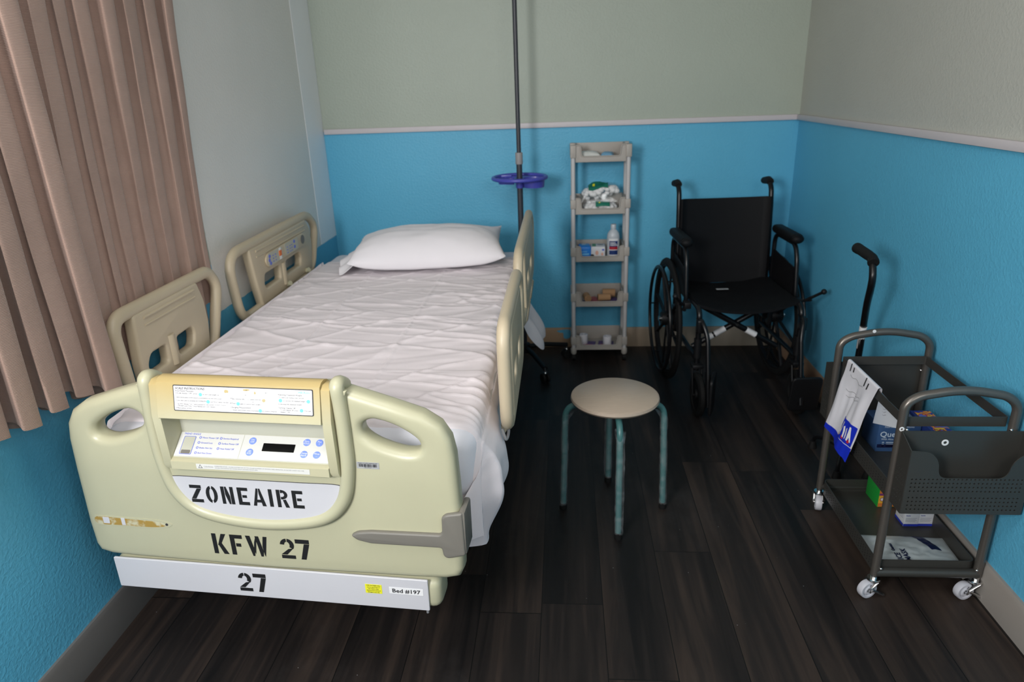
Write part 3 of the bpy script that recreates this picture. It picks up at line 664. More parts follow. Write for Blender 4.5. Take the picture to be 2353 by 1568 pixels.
# side rails
def side_rail(x, y0, dz, foot, outer, keys=False, dark=False):
    """outer: +1 if the bed lies at -x of the rail"""
    if foot: loop = [(-2.085, .875), (-1.55, .875), (-1.505, .815), (-1.60, .61), (-2.062, .60)]; rr = [.06, .09, .06, .05, .05]
    else: loop = [(-1.395, .885), (-.565, .893), (-.475, .825), (-.585, .635), (-1.36, .628)]; rr = [.10, .10, .07, .06, .075]
    lp = fillet([(x, y + y0, z + dz) for y, z in loop], rr, 8, True)
    b = MB(); b.tube(lp, .0205, 12, True, flat=.85, up=(1, 0, 0))
    R = b.build('side_rail', M_TAN, BED, ang=80)
    if foot:
        po = f2([(-2.008, .866), (-1.655, .866), (-1.630, .80), (-1.625, .72), (-1.652, .60), (-2.015, .60), (-2.02, .72)], .012)
        h1 = f2([(-1.990, .700), (-1.965, .735), (-1.885, .735), (-1.885, .678), (-1.965, .678)], .016); h2 = f2([(-1.825, .735), (-1.735, .738), (-1.722, .715), (-1.738, .678), (-1.825, .678)], .014)
        g = (-1.965, -1.685, .835)
    else:
        po = f2([(-1.245, .876), (-.63, .882), (-.588, .83), (-.585, .76), (-.62, .645), (-1.19, .630), (-1.215, .72)], .014)
        h1 = f2([(-1.150, .715), (-1.135, .752), (-.985, .752), (-.985, .695), (-1.135, .695)], .014); h2 = f2([(-.915, .752), (-.755, .755), (-.738, .73), (-.755, .695), (-.915, .695)], .014)
        g = (-1.19, -.66, .848)
    b = MB(); b.plate([(y + y0, z + dz) for y, z in po], [[(y + y0, z + dz) for y, z in h] for h in (h1, h2)], .034, .009, T((x, 0, 0)) @ YZ)
    b.m(M_TAN)
    sx_ = x - outer * .017
    # finger groove: two low ridges with a darker channel between them
    b.tube([(sx_, g[0] + y0, g[2] + .010 + dz), (sx_, g[1] + y0, g[2] + .010 + dz)], .0045, 8); b.tube([(sx_, g[0] + y0, g[2] - .012 + dz), (sx_, g[1] + y0, g[2] - .012 + dz)], .0035, 8)
    P = b.build('rail_panel', M_TAN, R)
    b = MB(); ym = (h1[0][0] + h2[0][0]) / 2
    pill = (-1.855 if foot else -.95) + y0
    b.cyl((x - outer * .004, pill, .66 + dz), (x - outer * .004, pill, .755 + dz), .021, 14); b.build('grip_post', M_TAN, R)
    if keys:
        b = MB(); kp = f2([(-1.128, .803), (-1.10, .828), (-.70, .833), (-.665, .81), (-.69, .775), (-1.105, .770)], .02)
        fx = sx_ - outer * .003
        M0 = T((fx, 0, 0)) @ YZ
        b.m(M_TAN).plate([(y + y0, z + dz) for y, z in kp], (), .008, .003, M0)
        ox = -outer * .0048
        b.m(M_RECESS); b.plate(rrect(-1.105 + y0, .776 + dz, -.955 + y0, .826 + dz, .01), (), .001, 0, T((fx + ox, 0, 0)) @ YZ); b.plate(rrect(-.925 + y0, .778 + dz, -.775 + y0, .829 + dz, .006), (), .001, 0, T((fx + ox, 0, 0)) @ YZ)
        b.m(M_GREYP).plate(circ(-.715 + y0, .805 + dz, .022, 20, .02), (), .001, 0, T((fx + ox, 0, 0)) @ YZ)
        MK = T((fx + ox * 1.2, 0, 0)) @ YZ
        b.m(M_INKBLUE)
        for yy, zz in ((-1.088, .814), (-1.094, .799), (-1.085, .785), (-.818, .818), (-.818, .795)): b.plate(circ(yy + y0, zz + dz, .010, 16, .007), (), .001, 0, MK)
        for yy in (-1.055, -1.03, -.90, -.87, -.85):
            for zz in (.785, .797, .809): b.plate(rrect(yy + y0 - .006, zz + dz, yy + y0 + .006, zz + dz + .003, .0005), (), .001, 0, MK)
        b.m(M_WHITE).plate(rrect(-.99 + y0, .778 + dz, -.97 + y0, .826 + dz, .002), (), .001, 0, MK)
        b.m(M_ORANGE).plate(rrect(-.993 + y0, .792 + dz, -.967 + y0, .815 + dz, .002), (), .003, .001, MK)
        b.build('control_keypad', None, R, label='rail keypad with blue buttons and one orange button')
    return R
side_rail(.066, 0, 0, True, -1); side_rail(.060, 0, 0, False, -1, True)
side_rail(1.130, -.10, 0, True, 1); side_rail(1.122, -.09, 0, False, 1)
for yy in (-.70, -.93):
    b = MB(); b.tube([(.068, yy, .652), (.093, yy - .008, .660)], .011, 10); b.build('rail_arm', M_CREAM, BED)
for (x, yl, s) in ((.10, (-1.75, -1.9, -.72, -1.0), 1), (1.10, (-1.8, -2.0, -.8, -1.1), -1)):
    for yy in yl:
        b = MB(); b.tube([(x - s * .032, yy, .62), (x - s * .02, yy, .54), (x + s * .05, yy, .43)], .012, 8); b.build('rail_arm', M_TAN, BED)
b = MB(); b.tube(catmull([(1.125, -2.10, .61), (1.13, -2.13, .575), (1.125, -2.16, .565), (1.115, -2.15, .59)], 6), .004, 8); b.build('rail_latch', M_GREYST, BED)

# mattress, sheet, pillow
MZ = .655
b = MB(); b.box((.59, -1.33, .556), (.97, 1.94, .2), .05, 6); mt_ = b.build('mattress', M_MATT, at=(.59, -1.33, .456))
tag(mt_, 'white hospital mattress lying on the bed under the sheet', 'mattress')
def sstep(a, b_, x): t = max(0, min(1, (x - a) / (b_ - a))); return t * t * (3 - 2 * t)
XL, XR = .107, 1.073
def sheet_pt(u, v):
    y = -.56 - v * (1.745 + .045 * u)                         # head edge to foot
    head = 1 - sstep(.10, .30, v); foot = sstep(.80, .88, v)
    hem = .012 * math.sin(u * 31) + .02 * noise.noise((u * 5, 1.7, 0))
    dl = .09
    dr = .13 + .21 * (1 - sstep(.13, .24, v)) * sstep(.0, .03, v) + .135 * foot
    dr += foot * .045 * math.sin(v * 40 + 1.2) 
    W = XR - XL; tot = dl + W + dr; s = u * tot - dl
    wr = 0
    # wrinkles: pulled from the right edge, plus broad ripples
    n1 = noise.noise((s * 2.2 + .4 * v, y * 9 + s * 1.2, .3)); n2 = noise.noise((s * 4 + 3, y * 16 - s * 2.5, 5.1)); n3 = noise.noise((s * 1.1, y * 3, 9.2))
    rdg = 1 - abs(noise.noise((s * 1.5 + 7, y * 6.5 + s * 2.0, 2.2))) * 2.2
    rdg2 = 1 - abs(noise.noise((s * 2.5 + 1, y * 5.0 - s * 3.0, 8.8))) * 2.6
    edge = sstep(.5, 1.0, s / W)
    n4 = noise.noise((s * 6 + 5, y * 34 - s * 5, 1.1)); rdg3 = 1 - abs(noise.noise((s * 2.0 + 4, y * 13 + s * 3.5, 6.1))) * 3.2
    wr = .004 * n1 + (.002 + .005 * edge) * n2 + .004 * n3 + (.0008 + .002 * edge) * n4 + .0060 * max(0, rdg) ** 6 + .0050 * max(0, rdg2) ** 7 + (.0022 + .0040 * edge) * max(0, rdg3) ** 4
    # pressed fold lines
    for q in (.33, .66): wr += .003 * math.exp(-((s / W - q) / .006) ** 2)
    for q in (.28, .52, .77): wr += .0025 * math.exp(-((v - q) / .003) ** 2)
    r = .045
    if s < 0:
        d = -s; x = XL - .002 - .010 * min(1, d / .06) ; z = MZ - max(0, d - .015) 
        x += .003 * n1
    elif s <= W:
        x = XL + s; z = MZ + .008 + max(-.004, wr)
        ex = min(s, W - s)
        if ex < r: z -= r - math.sqrt(max(0, r * r - (r - ex) ** 2))
    else:
        d = s - W; x = XR + .016 * min(1, d / .05); z = MZ - .038 - max(0, d - .01)
        x += foot * (.030 * sstep(0, .10, d) - .050 * sstep(.14, .30, d)) + foot * .010 * math.sin(v * 85 + d * 10) * sstep(.02, .2, d)
        x += head * .085 * sstep(.10, .33, d) + head * .012 * math.sin(v * 60) * sstep(.1, .3, d)
        x += .004 * n2
    # foot end falls over the mattress end
    if v > .955 and s <= W:
        t = (v - .955) / .045; z -= .26 * t * t; y = -.56 - .955 * (1.745 + .045 * u) - .035 * math.sin(t * PI / 2)
    if v > .955 and s > W:
        t = (v - .955) / .045; x -= .14 * t * sstep(.0, .08, s - W); d = s - W; z -= .26 * t * t * (1 - min(1, d / .27)); k = sstep(0, .07, d); y = (1 - k) * (-.56 - .955 * (1.745 + .045 * u) - .035 * math.sin(t * PI / 2)) + k * y
    return (x, y + (hem if v < .02 else 0), z)
b = MB(); b.grid(sheet_pt, 230, 260)
sh = b.build('bed_sheet', M_SHEET, at=(.59, -1.4, .66), ang=85)
tag(sh, 'creased white bed sheet spread over the mattress, hanging down at the foot', 'bed sheet')
PILL = thing('pillow', (.655, -.64, .672), 'plump white pillow at the head of the hospital bed', 'pillow', rad(7))
def pillow_pt(sgn):
    def f(u, v):
        a, c = u * 2 - 1, v * 2 - 1
        x = .345 * a * (1 - .06 * math.cos(c * PI / 2)); y = .225 * c * (1 - .10 * math.cos(a * PI / 2))
        p = (max(0, 1 - abs(a) ** 3.2) ** .55) * (max(0, 1 - abs(c) ** 2.6) ** .52)
        wv = .004 * noise.noise((a * 4, c * 5, sgn * 2)) + .006 * noise.noise((a * 2 + 4, c * 2, 1)) + .004 * max(0, 1 - abs(noise.noise((a * 3 + 9, c * 3, 4))) * 5) * abs(a) ** 2
        z = .058 + .018 * c * 0 + (sgn * (.108 if sgn > 0 else .052)) * p + wv * p
        z += .035 * max(0, a) ** 4 * max(0, c) ** 2 + .02 * (abs(a) ** 6) - .03 * max(0, -c) ** 3 * (1 - abs(a) ** 2 * .4)
        return (x, y, max(.006, z))
    return f
b = MB(); b.grid(pillow_pt(1), 64, 48); b.grid(pillow_pt(-1), 64, 48); bmesh.ops.remove_doubles(b.bm, verts=b.bm.verts[:], dist=.0005); bmesh.ops.recalc_face_normals(b.bm, faces=b.bm.faces[:])
b.build('pillowcase', M_PILLOW, PILL, local=True, ang=85)
def hem_pt(u, v):
    c = v * 2 - 1; x = -.318 - .10 * u * (1 - .3 * abs(c)); y = .20 * c
    z = .052 * (1 - u * .75) + .012 * math.sin(c * 9 + u * 2) * (u + .2) + .018 * (1 - c * c) * (1 - u)
    return (x, y, max(.008, z))
b = MB(); b.grid(hem_pt, 12, 40); b.solid(.002); b.build('pillowcase_hem', M_PILLOW, PILL, local=True, ang=85)
# ------------------------------------------------------------------ IV pole
IVX, IVY = 1.062, -.30
IV = thing('iv_pole', (IVX, IVY, 0), 'slate grey IV pole with a round blue tray, standing behind the bed head', 'IV pole')
b = MB(); b.cyl((IVX, IVY, .10), (IVX, IVY, 1.105), .0145, 16); b.build('lower_pole', M_POLE, IV)
b = MB(); b.cyl((IVX, IVY, 1.09), (IVX, IVY, 2.12), .0108, 16); b.build('upper_pole', M_POLE, IV)
b = MB(); b.lathe([(.0108, 1.125), (.017, 1.125), (.018, 1.12), (.018, 1.075), (.017, 1.07), (.0145, 1.07)], 20, T((IVX, IVY, 0))); b.build('collar', M_COLLAR, IV)
for s in (0, 1, 2, 3):
    b = MB(); a = s * PI / 2 + .4; d = Vector((math.cos(a), math.sin(a), 0))
    c = Vector((IVX, IVY, 2.10)); b.tube(catmull([c, c + d * .05 + Vector((0, 0, .015)), c + d * .10, c + d * .12 + Vector((0, 0, .02)), c + d * .125 + Vector((0, 0, .05))], 5), .004, 6); b.build('hook', M_CHROME, IV)
b = MB(); b.lathe([(0, .135), (.03, .13), (.034, .10), (.034, .085), (0, .08)], 20, T((IVX, IVY, 0))); b.build('hub', M_BLKPL, IV)
for ang in (-63, 27, 117, 207):
    d = Vector((math.cos(rad(ang)), math.sin(rad(ang)), 0)); c = Vector((IVX, IVY, 0))
    b = MB(); b.tube([c + Vector((0, 0, .112)), c + d * .12 + Vector((0, 0, .105)), c + d * .255 + Vector((0, 0, .078))], .013, 10); lg = b.build('leg', M_BLKPL, IV)
    e = c + d * .252; sd = Vector((-d.y, d.x, 0))
    b = MB(); b.m(M_CHROME).cyl(e + Vector((0, 0, .055)), e + Vector((0, 0, .083)), .006, 10); b.sph(e + Vector((0, 0, .052)), .010)
    b.m(M_RUBBER)
    for s in (-1, 1): b.cyl(e + sd * s * .006 + Vector((0, 0, .025)), e + sd * s * .018 + Vector((0, 0, .025)), .025, 18)
    b.build('caster', None, lg)
# blue tray
b = MB(); TZ = 1.0
cupR = circ(.070, -.005, .056, 28, .062)
trough = c2([(-.105, -.030), (-.03, -.055), (-.022, -.03), (-.03, .02), (-.02, .07), (-.06, .085), (-.10, .045)], 5)
b.plate(circ(0, 0, .131, 48), [cupR, trough, circ(0, 0, .0150, 20)], .004, .001, T((IVX, IVY, TZ)))
b.tube([(IVX + .131 * math.cos(2 * PI * k / 48), IVY + .131 * math.sin(2 * PI * k / 48), TZ + .005) for k in range(48)], .0095, 10, True)
def pocket(loop, depth, taper):
    n = len(loop); mx_, my_ = sum(p[0] for p in loop) / n, sum(p[1] for p in loop) / n
    def f(u, v):
        p = loop[int(round(u * n)) % n]; k = 1 - taper * v
        if v > .99: return (IVX + mx_, IVY + my_, TZ - depth)
        vv = min(1, v / .8)
        return (IVX + mx_ + (p[0] - mx_) * (1 - taper * vv), IVY + my_ + (p[1] - my_) * (1 - taper * vv), TZ + .002 - depth * vv)
    b.grid(f, n, 6, cu=True)
pocket(cupR, .043, .1); pocket(trough, .024, .12)
b.lathe([(.0150, .002), (.021, .002), (.019, -.045), (.0150, -.045)], 20, T((IVX, IVY, TZ)))
b.box((IVX - .075, IVY + .075, TZ + .004), (.06, .004, .012), .001, M=None)
b.build('tray', M_TRAY, IV, label='round blue tray with cup wells')

# ------------------------------------------------------------------ five-tier rack
KX0, KX1, KY0, KY1 = 1.326, 1.600, -.222, -.062
KXc = (KX0 + KX1) / 2
RK = thing('storage_rack', (KXc, (KY0 + KY1) / 2, 0), 'narrow five-tier grey plastic rack standing against the blue back wall', 'storage rack')
TIERS = [.063, .310, .556, .803, 1.062]
for x in (KX0, KX1):
    for y in (KY0, KY1):
        b = MB(); b.cyl((x, y, .05), (x, y, 1.13), .0108, 14); p = b.build('post', M_RACKP, RK)
        b = MB(); b.m(M_RACK).lathe([(0, .038), (.012, .038), (.016, .045), (.016, .07), (.0125, .076)], 16, T((x, y, 0))); b.m(M_RUBBER).cyl((x - .009, y, .0205), (x + .009, y, .0205), .0205, 16); b.cyl((x, y, .02), (x, y, .04), .006, 8)
        b.build('caster', None, p)
for k, z in enumerate(TIERS):
    hb = .082; x0, x1 = KX0 + .012, KX1 - .012; w2 = (x1 - x0) / 2
    b = MB(); b.box((KXc, (KY0 + KY1) / 2, z + .003), (x1 - x0, KY1 - KY0 + .01, .006), .002)
    b.box((KXc, KY1 + .003, z + hb / 2), (x1 - x0, .005, hb), .002)
    for s in (-1, 1): b.box((KXc + s * (w2 - .0025), (KY0 + KY1) / 2, z + hb / 2), (.005, KY1 - KY0 + .01, hb), .002)
    cut = f2([(-w2, 0), (w2, 0), (w2, hb), (w2 - .024, hb), (w2 - .030, .028), (-w2 + .030, .028), (-w2 + .024, hb), (-w2, hb)], [0, 0, .003, .006, .012, .012, .006, .003])
    b.plate(cut, (), .006, .0022, T((KXc, KY0 - .004, z)) @ XZ)
    # rolled lip following the cut-out
    b.tube(fillet([(KXc - w2 + .001, KY0 - .009, z + hb), (KXc - w2 + .024, KY0 - .009, z + hb), (KXc - w2 + .030, KY0 - .009, z + .028), (KXc + w2 - .030, KY0 - .009, z + .028), (KXc + w2 - .024, KY0 - .009, z + hb), (KXc + w2 - .001, KY0 - .009, z + hb)], .01, 5), .0032, 6)
    bn = b.build('bin', M_RACK, RK)
    for x in (KX0, KX1):
        for y in (KY0, KY1):
            b = MB(); b.box((x, y, z + .052), (.029, .029, .046 if k < 4 else .062), .004); b.build('collar', M_RACK, bn)
def bag_blob(name, at, a, c, h, seed, mt, lump=18, rz=0, group=None):
    pass
# tier 1: two flat packets
def packet(x, y, z, a, c, h, rz, mt, label, nm='packet', group=None, band=None):
    def f(sg):
        def g(u, v):
            p, q = u * 2 - 1, v * 2 - 1
            e = (1 - abs(p) ** 4) * (1 - abs(q) ** 4); zz = h * (.15 + .85 * max(0, e) ** .7 + .12 * noise.noise((p * 3 + x * 9, q * 3, 1)))
            return Vector((p * a, q * c, max(0, zz) if sg else 0))
        return g
    b = MB(); b.m(mt); b.grid(f(1), 22, 16); b.grid(f(0), 22, 16)
    if band:
        b.m(band); g = f(1); b.grid(lambda u, v: g(.3 + .4 * u, .12 + .76 * v) + Vector((0, 0, .0006)), 10, 8)
    bmesh.ops.recalc_face_normals(b.bm, faces=b.bm.faces[:])
    o = b.build(nm, None, None, local=True, ang=80); o.location = (x, y, z); o.rotation_euler = (0, 0, rz)
    return tag(o, label, 'packet', group)
M_PWHITE = mat('white wrapper', (.66, .68, .66), .4); M_PBLUE = mat('light blue wrapper', (.16, .36, .55), .4); M_PURPLE = mat('purple packet card', (.09, .06, .20), .5); M_PRED = mat('dull red wrapper', (.35, .08, .10), .5)
packet(1.405, -.145, TIERS[4] + .0065, .062, .05, .040, .1, M_PWHITE, 'white soft packet lying in the top tier of the grey rack')
packet(1.500, -.140, TIERS[4] + .0065, .035, .045, .034, -.15, M_PBLUE, 'pale blue packet lying in the top tier of the grey rack')
# tier 2: two bags of cotton balls
M_COT = mat('cotton wool', (.80, .80, .80), .9, vary=.03, sheen=.3, bump=(160, .4, .002)); M_GREENL = mat('green printed label', (.012, .17, .115), .4)
def cotton_bag(x, y, z, a, c, h, rz, tilt, seed, lab, label):
    t = thing('cotton_ball_bag', (x, y, z), label, 'bag', rz)
    rnd = random.Random(seed)
    def sf(u, v, e=0):
        p, q = u * 2 - 1, v * 2 - 1
        k = max(0, (1 - abs(p) ** 2.6)) ** .5 * max(0, (1 - abs(q) ** 2.6)) ** .5
        zz = h * k * (1 + .22 * noise.noise((p * 2.2 + seed, q * 2, seed))) + .004 * noise.noise((p * 7, q * 7, seed)) * k + tilt * p * k
        return Vector((p * a, q * c, max(.001, zz) + e))
    b = MB()
    for i in range(58):
        u, v = rnd.uniform(.12, .88), rnd.uniform(.14, .86); P = sf(u, v); r = rnd.uniform(.013, .017)
        zt = max(r * .8, P.z - r * 1.0)
        b.sph((P.x * .94, P.y * .92, zt if i < 40 else rnd.uniform(r * .8, zt + .001)), r, (1, 1, .85), 10)
    b.build('cotton_balls', M_COT, t, local=True, ang=80)
    b = MB(); b.grid(lambda u, v: sf(u, v, .003), 30, 20); b.build('clear_film', M_FILM, t, local=True, ang=80)
    if lab:
        u0, u1, v0, v1 = lab
        b = MB(); b.m(M_GREENL).grid(lambda u, v: sf(u0 + (u1 - u0) * u, v0 + (v1 - v0) * v, .0055), 14, 10)
        b.m(M_YELLOW).grid(lambda u, v: sf(u0 + (u1 - u0) * (.22 + .12 * u), v0 + (v1 - v0) * (.35 + .4 * v), .0062), 4, 5)
        b.build('green_label', None, t, local=True, ang=80)
    return t
cotton_bag(1.466, -.142, TIERS[3] + .0065, .106, .062, .046, 0, 0, 3, (.38, .72, .05, .30), 'bag of white cotton balls lying flat, lower of two in the second tier')
cotton_bag(1.464, -.146, TIERS[3] + .054, .117, .066, .088, .03, .012, 8, (.24, .66, .14, .56), 'clear bag of cotton balls with green label, upper of two in the second tier')
# tier 3: tissue packs and bottle
def soft_box(name, x, y, z, d, rz, mt, label, cat, decor=None, bev=.006):
    b = MB(); b.m(mt).box((0, 0, d[2] / 2), d, bev, 3)
    if decor: decor(b, d)
    o = b.build(name, None, None, local=True); o.location = (x, y, z); o.rotation_euler = (0, 0, rz); return tag(o, label, cat)
def front(d, x, z): return T((x, -d[1] / 2 - .0006, z)) @ XZ
def top(d, x, y): return T((x, y, d[2] + .0006))
M_TBLUE = mat('bright blue wrap', (.02, .22, .72), .3); M_SKIN = mat('peach print', (.75, .42, .32), .5); M_GREENP = mat('green print', (.10, .30, .16), .5)
def dec_blue(b, d):
    b.m(M_PBLUE).plate(circ(0, 0, .022, 20, .012), (), .0008, 0, top(d, 0, .01)); b.m(M_WHITE).plate(circ(0, 0, .012, 20, .006), (), .001, 0, top(d, -.004, .012)); b.m(M_INKCYAN).plate(rrect(-.025, -.012, .02, -.003, .002), (), .0008, 0, front(d, 0, d[2] / 2)); b.plate(rrect(-.02, .004, .01, .008, .001), (), .0008, 0, front(d, 0, d[2] / 2))
def dec_white(b, d):
    b.m(M_GREENP).plate(rrect(-.032, -.03, -.012, .03, .004), (), .0008, 0, top(d, 0, 0)); b.m(M_INK).plate(circ(0, 0, .016, 20, .005), (), .0008, 0, top(d, .012, .008)); b.m(M_SKIN).plate(circ(0, 0, .008, 16, .012), (), .0008, 0, front(d, -.006, d[2] / 2)); b.plate(circ(0, 0, .006, 16, .008), (), .0008, 0, front(d, .022, d[2] * .4)); b.m(M_INKBLUE).plate(circ(0, 0, .007, 16, .005), (), .0008, 0, front(d, .026, d[2] * .75)); b.m(M_INK).plate(circ(0, 0, .010, 16, .009), (), .0008, 0, front(d, -.030, d[2] * .25))
soft_box('tissue_pack', 1.386, -.150, TIERS[2] + .0068, (.062, .085, .066), .06, M_TBLUE, 'bright blue pack in the middle tier of the grey rack', 'pack', dec_blue, .008)
soft_box('tissue_pack', 1.457, -.150, TIERS[2] + .0068, (.076, .085, .064), -.04, M_CARD, 'white printed pack beside the blue pack in the middle tier', 'pack', dec_white, .008)
BT = thing('bottle', (1.535, -.165, TIERS[2] + .0068), 'translucent white bottle with blue and red label in the middle tier', 'bottle')
M_BOT = mat('translucent white plastic', (.50, .54, .58), .3, vary=.02)
sq = Matrix.Diagonal((1, .78, 1, 1))
b = MB(); b.lathe([(0, 0), (.029, 0), (.0325, .004), (.0325, .112), (.030, .128), (.020, .143), (.0125, .150), (.0125, .158)], 32, sq); b.build('bottle_body', M_BOT, BT, local=True)
b = MB(); b.lathe([(.0125, .154), (.0145, .154), (.0145, .174), (.013, .177), (0, .177)], 24, Matrix.Diagonal((1, 1, 1, 1))); b.build('cap', M_BOT, BT, local=True)
def lab_part(z0, z1, a0, a1, r, mt, b): b.m(mt).grid(lambda u, v: ((.0325 + r) * math.cos(a0 + (a1 - a0) * u), .78 * (.0325 + r) * math.sin(a0 + (a1 - a0) * u), z0 + (z1 - z0) * v), 12, 2)
b = MB(); A0, A1 = -PI / 2 - .80, -PI / 2 + .80
lab_part(.016, .104, A0, A1, .0006, M_LABEL, b)
lab_part(.062, .092, A0 + .1, A1 - .1, .0010, mat('navy print', (.01, .035, .16), .4), b); lab_part(.047, .062, A0 + .1, A1 - .1, .0010, mat('crimson print', (.42, .015, .03), .4), b); lab_part(.020, .043, A0 + .1, A1 - .1, .0010, b.mats[1], b)
for k in range(3): lab_part(.082 - k * .007, .085 - k * .007, A0 + .25, A1 - .5 + .2 * k, .0014, M_WHITE, b)
b.build('bottle_label', None, BT, local=True)
# tier 4: elastic bandage rolls on little packets
M_BAND = mat('tan elastic bandage', (.42, .24, .12), .85, vary=.1, bump=(300, .4, .001)); M_BANDD = mat('dark bandage spiral', (.12, .07, .04), .9)
def bandage(x, y, z, rz, label, r=.019, L=.068):
    b = MB(); b.m(M_BAND).lathe([(0, -L / 2), (r - .002, -L / 2), (r, -L / 2 + .002), (r, L / 2 - .002), (r - .002, L / 2), (0, L / 2)], 28, RX(PI / 2))
    for e in (-1, 1):
        sp = [Vector((k * .00026 * math.cos(k * .42), e * (L / 2 + .0002), k * .00026 * math.sin(k * .42))) for k in range(4, 66)]
        b.m(M_BANDD).tube(sp, .0006, 4)
    o = b.build('bandage_roll', None, None, local=True, at=None); o.location = (x, y, z + r); o.rotation_euler = (0, 0, rz); return tag(o, label, 'bandage roll')
T4 = TIERS[1] + .0066
packet(1.385, -.175, T4, .040, .036, .008, .2, M_PURPLE, 'dark purple packet under the single bandage roll in the fourth tier')
packet(1.440, -.120, T4, .030, .05, .007, .5, M_PRED, 'dull red packet lying flat in the fourth tier')
packet(1.528, -.150, T4, .048, .055, .010, .1, M_PURPLE, 'dark purple packet under the pair of bandage rolls')
bandage(1.400, -.165, T4 + .009, .12, 'tan bandage roll standing end-on at the left of the fourth tier')
bandage(1.490, -.178, T4 + .012, PI / 2 + .1, 'tan bandage roll lying across the front of the fourth tier')
bandage(1.520, -.118, T4 + .016, PI / 2 - .08, 'tan bandage roll lying behind another in the fourth tier', .022)
# tier 5: white tape rolls on purple cards
T5 = TIERS[0] + .0066
def card(x, y, z, rz, label):
    b = MB(); b.m(M_PURPLE).plate(rrect(-.042, -.033, .042, .033, .004), (), .004, .0015, T((0, 0, .002))); b.m(M_PRED).plate(rrect(-.03, -.026, .03, -.02, .001), (), .0006, 0, T((0, 0, .0043)))
    o = b.build('card', None, None, local=True); o.location = (x, y, z); o.rotation_euler = (0, 0, rz); return tag(o, label, 'card')
card(1.405, -.150, T5, -.15, 'purple card under the left tape roll in the bottom tier'); card(1.505, -.150, T5, -.1, 'purple card under the right tape roll in the bottom tier')
M_TAPE = mat('white surgical tape', (.68, .66, .70), .6, vary=.02)
for x, y, lb in ((1.382, -.150, 'white tape roll standing on the left purple card of the bottom tier'), (1.510, -.185, 'white tape roll standing on the right purple card of the bottom tier')):
    b = MB(); b.lathe([(.0095, 0), (.0215, 0), (.023, .002), (.023, .052), (.0215, .054), (.0095, .054)], 28, None, True); b.m(M_TAPE)
    o = b.build('tape_roll', M_TAPE, None, local=True); o.location = (x, y, T5 + .004); tag(o, lb, 'tape roll')

